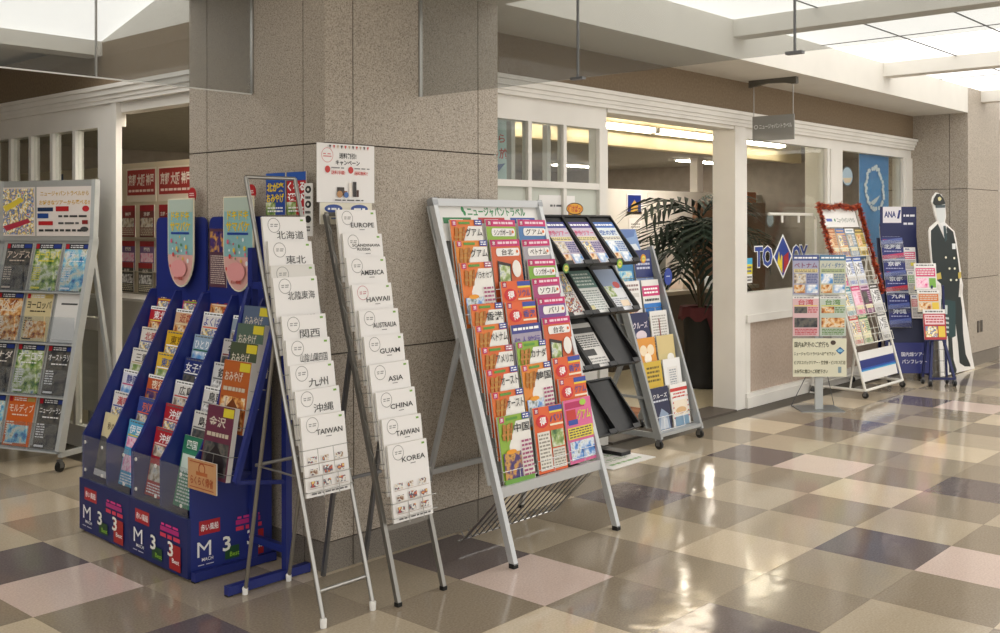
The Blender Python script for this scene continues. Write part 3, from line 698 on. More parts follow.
# ---- B: square tube rack with the campaign sheet ----------------------
LWB = math.atan2(.45, 1.56)
RB = thing('booklet_rack', 'square steel tube floor rack of white booklets with a campaign sheet on top', 'rack', (-.252, -.034, 0))
railB = lambda z: .45 * z / 1.56
for s in (-1, 1):
    _leg = MB().bar((s * .122, 0, .012), (s * .122, railB(1.5), 1.5), .018, .018, M('#8f8d88', .35, .8)).build('front_leg', RB)
    MB().box(s * .122 - .011, s * .122 + .011, -.011, .011, 0, .016, BLACKR).build('rubber_foot', _leg)
    MB().bar((s * .112, .465, .012), (s * .112, railB(.95) + .014, .95), .016, .016, DARKSTEEL).build('rear_leg', RB)
MB().bar((-.122, railB(.28), .28), (.122, railB(.28), .28), .016, .02, M('#8f8d88', .35, .8)).build('shelf_bar', RB)
MB().bar((-.112, .36, .42), (.112, .36, .42), .012, .012, DARKSTEEL).build('rear_bar', RB)
MB().bar((-.122, railB(1.5), 1.5), (.122, railB(1.5), 1.5), .016, .016, M('#8f8d88', .35, .8)).build('top_bar', RB)
side = MB()
for k in range(9): z = .5 + .11 * k; side.tube([(-.122, railB(z), z), (-.134, railB(z) - .02, z + .05), (-.122, railB(z + .09), z + .09)], .002, STEEL, 5)
side.build('side_wires', RB)
B_LIST = [((335.5, 210), 'EUROPE', 'Europe'), ((342, 234), 'SCANDINAVIA', 'Scandinavia Russia'), ((347, 258), 'AMERICA', 'America'), ((352, 285), 'HAWAII', 'Hawaii'), ((358.5, 311), 'AUSTRALIA', 'Australia'),
          ((364, 337), 'GUAM', 'Guam'), ((370, 365), 'ASIA', 'Asia'), ((373, 393), 'CHINA', 'China'), ((380, 420), 'TAIWAN', 'Taiwan'), ((386, 446), 'KOREA', 'Korea')]
gift_rack(RB, [(a, b, 'white %s gift booklet' % c) for a, b, c in B_LIST], .232, -.358, LWB * .5, (-.14, .329), 'square tube rack', 'white overseas gift booklets', 'gB')
hp = [('o', .17, .8, .1, .008, '#d88a8a'), ('l', .1, .24, .76, .84, 2, '#d88a8a'), ('t', '送料割引!', .52, .80, .3, .1, '#222222', 2), ('t', 'キャンペーン', .52, .68, .42, .09, '#222222', 2),
      ('e', .17, .56, .045, .06, '#c8322a'), ('e', .57, .56, .045, .06, '#c8322a'), ('t', '送料半額!', .35, .51, .24, .07, '#d2403a', 1), ('t', '送料無料!!', .75, .51, .24, .07, '#d2403a', 1), ('l', .23, .5, .57, .61, 1, '#8a8a8a'), ('l', .63, .9, .57, .61, 1, '#8a8a8a'),
      ('r', .33, .12, .45, .26, '#3a2f2a'), ('r', .44, .1, .5, .2, '#8a5a3a'), ('e', .37, .14, .05, .06, '#b98a5a'), ('r', .53, .1, .58, .34, '#efe6dc'), ('r', .6, .1, .66, .36, '#2a2424'), ('e', .48, .13, .04, .05, '#3a6ab0'), ('r', .66, .1, .7, .22, '#4a2a22'), ('l', .28, .78, .02, .06, 1, '#4a4a4a')]
for k in range(11): hp.append(('p', [(.18 + k * .065, .97), (.22 + k * .065, .97), (.2 + k * .065, .91)], ['#222222', '#c8322a', '#b9a48a'][k % 3]))
hd = MB(); hd.box(-.155, .155, -.003, .001, .0, .245, PAPER); draw(hd, [('r', 0, 0, 1, 1, '#f4f2f0')] + hp, .31, .245, -.003)
hd.build('campaign_sheet', T=Matrix.Translation((-.238, .4325, 1.55)), label='white shipping discount campaign sheet above the square tube rack', cat='sheet')
h2 = MB(); h2.box(-.14, .14, -.003, .001, 0, .09, PAPER); draw(h2, [('r', 0, 0, 1, 1, '#ece6d2'), ('e', .25, .72, .17, .2, '#2f4f9c'), ('e', .75, .72, .17, .2, '#2f4f9c'), ('l', .14, .36, .62, .8, 1, '#ffffff'), ('l', .64, .86, .62, .8, 1, '#ffffff'), ('l', .2, .8, .2, .35, 1, '#6a7aa0')], .28, .09, -.003)
h2.build('info_strip', T=Matrix.Translation((-.238, .432, 1.459)), label='cream strip with two blue ovals under the campaign sheet', cat='sheet')

# ---- rack 3: wide silver A-frame of tour pamphlets -------------------
R3 = thing('pamphlet_rack', 'wide silver A-frame rack packed with orange and pink tour pamphlets', 'rack', (.629, -.07, 0))
s3 = .49 / 1.575
L3 = math.atan(s3)
r3 = lambda z: s3 * z
for s in (-1, 1):
    _leg = MB().bar((s * .373, 0, .012), (s * .373, r3(1.56), 1.56), .026, .03, ALU).build('front_leg', R3)
    MB().box(s * .373 - .014, s * .373 + .014, -.014, .016, 0, .02, BLACKR).build('rubber_foot', _leg)
    _leg = MB().bar((s * .373, .60, .012), (s * .373, r3(.95) + .02, .95), .02, .02, ALU2).build('rear_leg', R3)
    MB().box(s * .373 - .012, s * .373 + .012, .588, .612, 0, .016, BLACKR).build('rubber_foot', _leg)
MB().bar((-.373, .50, .33), (.373, .50, .33), .02, .024, ALU2).build('rear_bar', R3)
MB().bar((-.373, r3(.30), .30), (.373, r3(.30), .30), .02, .045, ALU).build('shelf_bar', R3)
MB().bar((-.386, r3(1.56), 1.56), (.386, r3(1.56), 1.56), .03, .034, ALU).build('top_bar', R3)
for s in (-1, 1): MB().bar((s * .374, r3(1.545), 1.545), (s * .374, r3(1.575), 1.575), .034, .036, M('#9a9da0', .4, .5)).build('corner_cap', R3)
TB = Matrix.Translation((0, r3(.32) + .055, .32)) @ Matrix.Rotation(-L3, 4, 'X')
MB().box(-.36, .36, 0, .006, 0, 1.28, M('#c8cac9', .5)).build('back_board', R3, T=TB)
hd = MB().box(-.36, .36, -.044, -.038, 1.10, 1.28, WPLAST)
draw(hd, [('e', .25, .84, .014, .08, '#1f8a4a'), ('e', .262, .74, .012, .07, '#1f8a4a'), ('t', 'ニュージャパントラベル', .58, .78, .58, .26, '#1f8a4a', 2)], .72, .18, -.044, z0=1.10)
for a, c in ((.05, '#1f7a3f'), (.38, '#b5282c'), (.7, '#2a4a9c')): draw(hd, [('r', a, .46, a + .26, .62, c), ('l', a + .06, a + .2, .48, .6, 1, '#ffffff')], .72, .18, -.0446, z0=1.10)
hd.build('header_board', R3, T=TB)
# magazine basket of bent wire below
bk = MB()
bk.tube([(-.345, r3(.29), .29), (-.36, .32, .045), (-.355, .35, .04), (.29, .35, .04), (.30, .32, .045), (.345, r3(.29), .29)], .004, CHROME, 8)
bk.build('basket_frame', R3)
bk = MB()
for k in range(15):
    x = -.34 + .63 * k / 14; bk.tube([(x, r3(.29), .285), (x - .005, .31, .055), (x - .006, .335, .085)], .003, DARKSTEEL, 6)
bk.build('basket_wires', R3)
X3 = [.315, .555, .787]
C1 = [((446, 220), 'グアム', 't', '#e77b2c'), ((455, 241), 'グアム', 't', '#e58a2c'), ((461, 263), 'パラオ セブ', 't', '#e77b2c'), ((469, 305), '香港', 't', '#e4752a'), ((475, 326), 'ベトナム', 't', '#e77b2c'), ((480, 348), 'アメリカ', 't', '#df6a28'),
      ((486, 370), 'オースト', 't', '#e2602c'), ((491, 393), 'オースト', 't', '#e2702c'), ((495, 418), '中国', 'g', '#8fb53a')]
C2 = [((480.5, 220), 'シンガポール', 'p', '#8fb53a'), ((487, 240), '台北', 'p', '#d2602e'), ((498, 282), 'ソウル', 'v', '#e5632a'), ((503, 303), '香港', 'v', '#e5632a'), ((505.5, 326), '個人旅行', 'm', '#a9a0b4'),
      ((514, 343), 'カナダ', 't', '#8fb53a'), ((517, 366), '韓国', 't', '#e58a2c'), ((526, 410), 'パリ', 'v', '#e5632a')]
C3 = [((513.5, 220), 'グアム', 'p', '#4a7ab0'), ((519, 240), 'ベトナム', 'p', '#a9a4ae'), ((524, 260), 'シンガポール', 'p', '#7fae3a'), ((528, 279), 'ソウル', 'p', '#b0467c'), ((531, 299), 'バリ', 'p', '#7a4a94'), ((536, 319), '台北', 'p', '#d2602e'),
      ((548, 359), '香港', 'v', '#e5632a'), ((550, 381), 'グアム', 'v', '#e5632a'), ((558, 402), 'グアム', 'k', '#e06a9c')]
EN = {'グアム': 'Guam', 'パラオ セブ': 'Palau Cebu', '香港': 'Hong Kong', 'ベトナム': 'Vietnam', 'アメリカ': 'America', 'オースト': 'Australia', '中国': 'China', 'シンガポール': 'Singapore', '台北': 'Taipei', 'ソウル': 'Seoul', '個人旅行': 'pale mauve', 'カナダ': 'Canada', '韓国': 'Korea', 'パリ': 'Paris', 'バリ': 'Bali'}
CW = {'#e77b2c': 'orange', '#e58a2c': 'light orange', '#e4752a': 'orange', '#df6a28': 'deep orange', '#e2602c': 'red orange', '#e2702c': 'orange', '#8fb53a': 'green', '#d2602e': 'rust', '#e5632a': 'orange', '#a9a0b4': 'mauve', '#4a7ab0': 'blue', '#a9a4ae': 'grey', '#7fae3a': 'green', '#b0467c': 'magenta', '#7a4a94': 'purple', '#e06a9c': 'pink'}
for ci, (lst, cname) in enumerate(((C1, 'pillar-side column'), (C2, 'middle column'), (C3, 'tray-side column'))):
    n = len(lst)
    for k, ((px, py), title, fam, col) in enumerate(lst):
        xl = X3[ci]; q = R3.matrix_world.inverted() @ on_slope(px, py, 1, -.118, .333)
        if fam == 't': prim, bg = d_tour(title, col, photo=['sea', 'city', 'palm', 'city'][k % 4], lab=['#2b3f9c', '#2b3f9c', '#a8527a'][(k + ci) % 3]), col
        elif fam == 'g': prim, bg = d_tour(title, col, photo='night', base='#6aa03a', low='#efece4'), col
        elif fam == 'p': prim, bg = d_plain(title, col, photo=['food', 'green', 'food', 'city'][k % 4]), col
        elif fam == 'v': prim, bg = d_value(title, col), col
        elif fam == 'm': prim, bg = d_info(title, col, '#3a3f8c', 'sky', '#6a5a9c', '#e8d8a0'), col
        else:
            prim = [('r', .05, .86, .75, .96, '#b8205c'), ('e', .7, .93, .12, .05, '#a8d04a'), ('r', .06, .62, .4, .84, '#c8322a'), ('r', .1, .60, .44, .68, '#2f4aa6'), ('t', 'グアム', .68, .74, .5, .17, '#d8d83a', 2), ('r', .04, .38, .96, .56, '#e8d84a'), ('l', .08, .9, .39, .55, 4, '#5a4a4a'), ('r', .06, .05, .94, .34, 'palm')]; bg = col
        LP = L3 * .5
        b = (q.y - .297 * math.sin(LP), q.z - .297 * math.cos(LP))
        T = pose(R3, xl + .105 - R3.location.x, b[0], b[1], LP, .01 * math.sin(k * 2.7 + ci))
        brochure(prim, ('r3', ci, k), bg, T, '%s %s pamphlet, %s from bottom, %s of the wide rack' % (CW[col], EN[title], ORD[n - 1 - k], cname), 'tour pamphlets on the wide silver rack', t=.007, name='pamphlet', cat='pamphlet')
        if fam in 'tgpv' or 1:
            TL = Matrix.Translation((xl + .105 - R3.location.x, b[0] + .004, b[1])) @ Matrix.Rotation(-LP, 4, 'X')
            wire_pocket(R3, .225, TL, .018, CHROME, (.02, .06), 1, .0013)

# ---- black tray rack ---------------------------------------------------
BK = thing('tray_rack', 'black plastic rack of sloping leaflet trays, four tiers high', 'rack', (1.955, .94, 0))
MB().bar((.05, .08, .03), (.05, .08, 1.45), .05, .04, BLACKP).build('post', BK)
MB().bar((-.28, .08, .03), (-.28, .08, 1.45), .05, .04, BLACKP).build('post', BK)
bs = MB(); bs.box(-.42, .42, .03, .12, 0, .03, BLACKP)
for x in (-.32, .40): bs.box(x - .05, x + .05, -.12, .32, .0, .028, BLACKP)
bs.build('base', BK)
TL_ = .35; tl = math.radians(36)
rows = [(1.215, 3), (.92, 3), (.60, 3), (.195, 3)]
zt = []
for ri, (z, nc) in enumerate(rows):
    TT = Matrix.Translation((0, -.225, z)) @ Matrix.Rotation(-tl, 4, 'X')
    sup = MB(); sup.bar((-.40, .04, z + .12), (.40, .04, z + .12), .03, .03, BLACKP); sup.build('cross_bar', BK)
    for c in range(nc):
        x = -.247 + .247 * c
        t = MB(); t.box(x - .118, x + .118, 0, .006, 0, TL_, BLACKP); t.box(x - .118, x + .118, -.03, 0, -.006, 0, BLACKP)
        for s in (-1, 1):
            t.prism([(-.0, 0), (-.03, -.006), (-.038, .03), (-.02, TL_ * .6), (-.012, TL_ + .012), (.006, TL_ + .012), (.006, 0)], x + s * .118 - .006, x + s * .118 + .006, BLACKP, 'yz')
        t.box(x - .118, x + .118, -.012, .006, TL_, TL_ + .012, BLACKP)
        for a, b_ in ((-.118, -.05), (.05, .118)): t.box(x + a, x + b_, -.034, -.028, -.006, .022, BLACKP)
        t.build('tray', BK, T=TT)
def tray_leaf(ri, c, prim, key, bg, label, dx=0):
    z = rows[ri][0]; T = BK.matrix_world @ Matrix.Translation((0, -.225, z)) @ Matrix.Rotation(-tl, 4, 'X') @ Matrix.Translation((-.247 + .247 * c + dx, -.0008, .002))
    brochure(prim, key, bg, T, label, 'leaflets in the black trays', t=.005, h=.31, name='leaflet', cat='leaflet')
tray_leaf(0, 0, d_info('海外ツアー', '#c9b8c8', '#3a3f8c', 'city'), ('bk', 0), '#cfc4d4', 'purple and pink leaflet in the top black tray nearest the wide rack')
tray_leaf(0, 1, d_info('海外ツアー', '#c9b8c8', '#4a3f8c', 'mix'), ('bk', 1), '#d4c8d8', 'purple and pink leaflet in the middle top black tray')
tray_leaf(0, 2, d_info('空の旅', '#dfe8ee', '#3a6ab8', 'sky', '#3a6ab8', '#f0ead8'), ('bk', 2), '#e4ecf0', 'pale blue leaflet in the top black tray nearest the doorway')
tray_leaf(1, 0, [('r', .05, .55, .95, .95, 'mix'), ('r', .08, .08, .92, .5, 'goods'), ('l', .1, .9, .5, .56, 2, '#4a4a4a')], ('bk', 3), '#e4e0dc', 'busy white collage leaflet in the second black tray row')
tray_leaf(1, 1, [('r', 0, .6, 1, 1, '#6f8f86'), ('l', .1, .9, .64, .95, 4, '#dfe6e0'), ('l', .08, .92, .08, .55, 9, '#9aa4a0'), ('r', .1, .1, .35, .2, '#d8d09a')], ('bk', 4), '#e8eae6', 'grey green headed leaflet in the middle of the second black row')
tray_leaf(1, 2, [('r', 0, .55, 1, 1, '#8a9cba'), ('e', .75, .62, .16, .08, '#c8423a'), ('r', .1, .35, .5, .6, 'green'), ('l', .08, .92, .1, .32, 5, '#8a8f9a'), ('r', .5, .12, .9, .26, '#f0dcc0')], ('bk', 5), '#e6e8ec', 'blue grey leaflet with a red spot in the second black row')
tray_leaf(2, 0, [('l', .1, .9, .6, .9, 5, '#8a8a88')], ('bk', 6), '#e4e2de', 'plain white leaflet in the third black row nearest the wide rack')
tray_leaf(2, 1, [('r', .0, .78, 1, .9, '#4a4a4a'), ('l', .08, .92, .45, .74, 6, '#5a5a5a'), ('r', .1, .28, .6, .42, '#2f2f2f'), ('l', .08, .92, .06, .24, 3, '#9a9a98')], ('bk', 7), '#e6e4e0', 'black and white timetable leaflet in the third black row')
pop = MB(); draw(pop, [('e', .5, .5, .5, .5, '#3a2414'), ('e', .5, .5, .46, .42, '#e0a020'), ('t', '行けばっ!', .5, .5, .8, .6, '#b5281e', 3)], .17, .075, 0); pop.box(-.06, .06, 0, .003, .0, .05, M('#c8922a', .5))
pop.build('pop_card', T=BK.matrix_world @ Matrix.Translation((.02, -.01, 1.515)), label='small yellow and red pop card standing on top of the black trays', cat='card')
for k, (x, z, c) in enumerate(((.37, 1.235, '#d8902a'), (.12, 1.21, '#7fb53a'), (-.40, 1.20, '#5a8a4a'))):
    pc = MB(); pc.lathe([(.028, 0), (.028, .003)], M(c, .5), 16, T=Matrix.Rotation(PI / 2, 4, 'X')); draw(pc, [('e', .5, .5, .33, .33, '#e8dc5a'), ('l', .25, .75, .4, .62, 2, '#2a4a8c')], .056, .056, -.0032, z0=-.028)
    pc.build('price_tag', T=BK.matrix_world @ Matrix.Translation((x, -.27, z + .01)), label='small round %s tag clipped to the lip of the black trays' % ('orange', 'light green', 'dark green')[k], cat='tag')
# fallen sign board on the floor
fl_ = MB(); P0 = [on(*q, 2, 0) for q in ((588, 457), (624, 448), (637, 461), (598, 474))]
ctr = sum((p for p in P0), Vector()) / 4
ux = (P0[1] - P0[0] + P0[2] - P0[3]).normalized(); uy = Vector((-ux.y, ux.x, 0))
fs_ = sheet([('t', 'ご自由にお取り', .5, .72, .8, .16, '#5a9a3a', 1), ('t', 'ください', .5, .45, .55, .16, '#5a9a3a', 1), ('l', .15, .85, .12, .28, 1, '#7fb06a')], .46, .34, .004)
TF = Matrix(((ux.x, -uy.x * 0, uy.x, ctr.x), (ux.y, 0, uy.y, ctr.y), (0, -1, 0, .0005), (0, 0, 0, 1)))
fs_.build('floor_notice', T=TF @ Matrix.Translation((0, 0, -.17)), label='white notice board with green lettering lying on the floor tiles', cat='notice')

# ---- grey caster rack in the doorway ------------------------------------
GR = thing('brochure_rack', 'slim grey caster rack of cruise brochures in the doorway', 'rack', (2.905, .75, 0))
gs_ = .425 / 1.30; LG = math.atan(gs_); rg = lambda z: gs_ * z
for s in (-1, 1):
    MB().bar((s * .25, rg(.06), .06), (s * .25, rg(1.30), 1.30), .022, .05, M('#a6a9aa', .4, .25), up=(0, 1, 0)).build('front_rail', GR)
    MB().bar((s * .25, .0, .085), (s * .25, .52, .085), .02, .035, M('#a6a9aa', .4, .25)).build('foot', GR)
    MB().bar((s * .25, .50, .10), (s * .25, rg(.72), .72), .02, .03, M('#a6a9aa', .4, .25)).build('rear_strut', GR)
    MB().bar((s * .25, .33, .32), (s * .25, rg(.32), .32), .012, .016, M('#a6a9aa', .4, .25)).build('side_link', GR)
    caster(GR, s * .25, .02); caster(GR, s * .25, .50)
MB().bar((-.25, rg(.09), .09), (.25, rg(.09), .09), .02, .055, M('#b0b3b3', .4, .25), up=(0, 1, 0)).build('bottom_bar', GR)
TG = Matrix.Translation((0, rg(.12) + .085, .12)) @ Matrix.Rotation(-LG, 4, 'X')
MB().box(-.24, .24, 0, .006, 0, 1.25, M('#9da1a2', .5)).build('back_board', GR, T=TG)
h_ = MB().box(-.2, .2, -.004, 0, 0, .18, WPLAST); draw(h_, [('r', 0, 0, 1, 1, '#7fa0d0'), ('p', [(0, 0), (1, 0), (.9, .4), (0, .3)], '#dfe6ec'), ('p', [(0, .45), (.9, .7), (1, 1), (0, 1)], '#5a7ab8')], .4, .18, -.004)
h_.build('header_card', GR, T=TG @ Matrix.Translation((0, -.03, 1.18)))
GL = [('sea', '#2a4f9c', 'navy sea', 'クルーズ'), ('x', '#f2f0ee', 'white and pink', ''), ('n', '#1c2450', 'dark navy', ''), ('o', '#e8a24a', 'orange flower', ''), ('y', '#d8b83a', 'yellow', ''), ('c', '#20244c', 'dark cruise ship', '')]
gz = [1.0, .795, .585, .42, .265, .10]
gl_l = [[('r', 0, .3, 1, 1, '#2a7ab0'), ('r', .1, .1, .9, .5, 'sea')], [('r', .1, .6, .9, .7, '#d8d4d0'), ('e', .6, .35, .22, .12, '#e0a0a0'), ('r', .1, .1, .5, .5, 'food'), ('l', .1, .9, .74, .94, 2, '#a08a8a')],
        [('t', 'クルーズ', .5, .7, .8, .16, '#f2e8f0', 1), ('e', .5, .45, .3, .12, '#e8d8e0'), ('r', .35, .12, .65, .17, '#d89a5a')], [('e', .3, .7, .2, .13, '#f6e2c0'), ('e', .7, .7, .2, .13, '#f6e2c0'), ('e', .5, .5, .2, .13, '#fff4e0'), ('r', 0, 0, 1, .22, '#2a5fb0')],
        [('l', .15, .85, .5, .9, 4, '#6a5a1a'), ('p', [(0, 0), (1, 0), (1, .3), (0, .14)], '#3a6ab8')], [('t', 'クルーズ', .5, .8, .8, .11, '#f2f2f2', 1), ('l', .1, .9, .64, .72, 1, '#d0d4e0'), ('p', [(.2, .0), (.9, .0), (.85, .35), (.5, .5), (.3, .3)], '#8ea0b8'), ('p', [(.3, .02), (.8, .02), (.75, .25), (.45, .33)], '#c4ccd6')]]
gl_lbg = ['#3a86b8', '#f0eeec', '#1c2250', '#e29a3c', '#d4b23a', '#1a1f44']
gl_r = [[('r', 0, 0, 1, 1, '#26336e'), ('l', .1, .9, .5, .8, 3, '#c8cce0'), ('r', 0, 0, 1, .3, '#8fa4cc')], [('r', 0, .6, 1, .85, '#d03a78'), ('l', .1, .9, .64, .82, 2, '#ffffff'), ('r', 0, .1, 1, .42, '#2a7ac8'), ('l', .1, .9, .45, .56, 1, '#3a3a3a')],
        [('l', .1, .9, .1, .9, 12, '#a8a49e'), ('r', .45, .3, .52, .8, '#8a4a44')], [('r', 0, .55, 1, 1, '#d8c48a'), ('r', 0, .0, 1, .4, 'sea'), ('e', .7, .45, .2, .1, '#f4f2ec')], [('r', .2, .3, .8, .8, '#e6e4e0'), ('l', .3, .7, .35, .75, 7, '#9aa0a8'), ('e', .3, .12, .18, .08, '#4a6a9c')],
        [('r', 0, .82, 1, .9, '#c8322a'), ('l', .15, .85, .65, .8, 2, '#c8322a'), ('r', .1, .25, .9, .6, '#f0e4d0'), ('r', .1, .0, .9, .22, '#7a9ab4'), ('e', .5, .36, .3, .08, '#d8b080')] + [('e', .08 + .84 * (k % 2), .2 + .12 * (k // 2), .03, .02, '#c8322a') for k in range(10)]]
gl_rbg = ['#26336e', '#eceae6', '#e6e4e0', '#d4c48c', '#eeeeec', '#efeeea']
gn_l = ['blue sea', 'white with food picture', 'dark navy floral', 'orange flower', 'mustard yellow', 'dark cruise ship']; gn_r = ['navy lettered', 'white, pink and blue', 'plain white lettered', 'sandy beach', 'white ruled', 'white and red dotted']
for k, z in enumerate(gz):
    for side_, prims, bg, nm in ((-1, gl_l[k], gl_lbg[k], gn_l[k]), (1, gl_r[k], gl_rbg[k], gn_r[k])):
        T = GR.matrix_world @ Matrix.Translation((side_ * .116, rg(z) + .045, z)) @ Matrix.Rotation(-LG * .45, 4, 'X')
        brochure(prims, ('gr', side_, k), bg, T, '%s brochure in the %s tier of the slim grey caster rack' % (nm, ORD[5 - k]), 'brochures on the grey caster rack', t=.007, h=.28)
    wire_pocket(GR, .48, Matrix.Translation((0, rg(z) + .052, z)) @ Matrix.Rotation(-LG * .45, 4, 'X'), .028, CHROME, (-.003, .085), 3, .002)
bdg = MB(); bdg.lathe([(.06, 0), (.06, .004)], M('#24409c', .4), 22, T=Matrix.Rotation(PI / 2, 4, 'X') @ Matrix.Diagonal((.8, 1, 1, 1))); draw(bdg, [('l', .25, .75, .45, .6, 1, '#c8d4ec')], .1, .1, -.0045, z0=-.05)
bdg.build('round_tag', T=GR.matrix_world @ Matrix.Translation((.285, rg(1.0) - .03, 1.09)), label='round blue tag on the edge of the grey caster rack', cat='tag')

# ---- left: blue display pair ---------------------------------------------
def logos(w=.5):
    return [('r', .10, .62, .36, .86, '#b01f2c'), ('t', '赤い風船', .23, .74, .22, .12, '#ffffff', 1), ('r', .56, .66, .88, .74, '#b8287a'), ('l', .56, .9, .52, .66, 1, '#d83a5a'), ('l', .58, .88, .74, .82, 1, '#d83a8a'),
            ('t', 'M', .16, .38, .17, .26, '#f2f2f2', 0), ('t', 'MACH', .2, .2, .14, .06, '#f2f2f2', 1), ('r', .42, .1, .6, .32, '#1f4a2c'), ('t', '3', .44, .38, .1, .26, '#f2f2e8', 2), ('t', 'Best', .54, .18, .12, .08, '#8fc03a', 1),
            ('r', .73, .06, .92, .5, '#a81f26'), ('t', '3', .75, .4, .1, .26, '#f2f2e8', 2), ('t', 'Best', .84, .22, .12, .08, '#ffffff', 1), ('l', .08, .3, .1, .13, 1, '#c8c8d8')]
def col_cover(k, spec): 
    title, bg, fg, photo, sub = spec
    return d_bold(title, fg, photo, '#ffffff' if k % 3 == 1 else bg, sub)
cols = {
 0: [('北海道', '#b01f2c', '#f4e6b0', 'mix', '#e8c03a'), ('東北', '#b8242c', '#ffffff', 'food', '#f0e060'), ('北陸', '#e4ddd2', '#b02030', 'mix', '#3a4a9c'), ('三重', '#e6e2da', '#4a4438', 'green', '#c8b48a'), ('静岡', '#dfe0ea', '#3a3f8c', 'sky', '#c83a7a'), ('満喫', '#e8e4e0', '#c8242c', 'mix', '#2a3f9c'), ('秋冬', '#dccfa6', '#5a4428', 'dark', '#c8a45a')],
 1: [('九州', '#c8286c', '#f4e04a', 'mix', '#7fc03a'), ('近畿', '#d8b08a', '#a83a2a', 'food', '#e8d8b0'), ('東京', '#e0b428', '#7a5a1a', 'mix', '#ffffff'), ('東京', '#e4bc3a', '#2a5aa8', 'green', '#ffffff'), ('夜行', '#c05a28', '#f4e6d0', 'night', '#2a3f8c'), ('列車', '#3a4f9c', '#e87a3a', 'city', '#e0622a'), ('伊豆花', '#5ab0d8', '#ffffff', 'pinkp', '#e8d84a')],
 2: [('タビ', '#d8884a', '#b0281e', 'food', '#f0e0c0'), ('よくばり', '#e8e4e0', '#2a3a9c', 'mix', '#e86a2a'), ('ひとり旅', '#9ab4cc', '#ffffff', 'sky', '#1f6a4a'), ('女子旅', '#1f2f74', '#f4f4f4', 'dark', '#f4f4f4'), ('広島', '#e8e6e2', '#2a2420', 'city', '#c83a2a'), ('沖縄', '#b8242c', '#ffffff', 'mix', '#f0d0d0'), ('沖縄', '#b4202a', '#ffffff', 'city', '#f4d8d0')],
 3: [('旅', '#c8d0d8', '#2a3a5a', 'sky', '#8a9ab0'), ('温泉', '#9aa8b4', '#ffffff', 'city', '#e8e4da'), ('名湯', '#c8c4c0', '#3a3430', 'dark', '#8a2a2a'), ('鉄道', '#d8d8d8', '#2a2a2a', 'bw', '#6a6a6a'), ('鳥取', '#e4e2de', '#2a2a2a', 'bw', '#8a8a8a'), ('島根', '#e0ded8', '#1f1f1f', 'dark', '#6a6a6a'), ('四国', '#3a8a6a', '#e8f2ea', 'green', '#dff0e4')]}
cn = {0: 'post-side column, blue display by the door post', 1: 'far column, blue display by the door post', 2: 'near column, blue display by the souvenir stand', 3: 'column touching the souvenir stand'}
coln = {'#b01f2c': 'red', '#b8242c': 'red', '#b4202a': 'crimson', '#e4ddd2': 'cream', '#e6e2da': 'off white', '#dfe0ea': 'pale lilac', '#e8e4e0': 'white', '#dccfa6': 'tan', '#c8286c': 'magenta', '#d8b08a': 'peach', '#e0b428': 'yellow', '#e4bc3a': 'light yellow', '#c05a28': 'burnt orange', '#3a4f9c': 'blue', '#5ab0d8': 'sky blue', '#d8884a': 'orange', '#9ab4cc': 'grey blue', '#1f2f74': 'navy', '#e8e6e2': 'white', '#c8d0d8': 'pale grey', '#9aa8b4': 'blue grey', '#c8c4c0': 'grey', '#d8d8d8': 'light grey', '#e4e2de': 'white', '#e0ded8': 'off white', '#3a8a6a': 'green'}
EN2 = {'北海道': 'Hokkaido', '東北': 'Tohoku', '北陸': 'Hokuriku', '三重': 'Mie', '静岡': 'Shizuoka', '九州': 'Kyushu', '近畿': 'Kinki', '東京': 'Tokyo', '広島': 'Hiroshima', '沖縄': 'Okinawa', '鳥取': 'Tottori', '島根': 'Shimane', '四国': 'Shikoku', '温泉': 'hot spring', '鉄道': 'railway', '列車': 'train', '女子旅': 'lettered'}
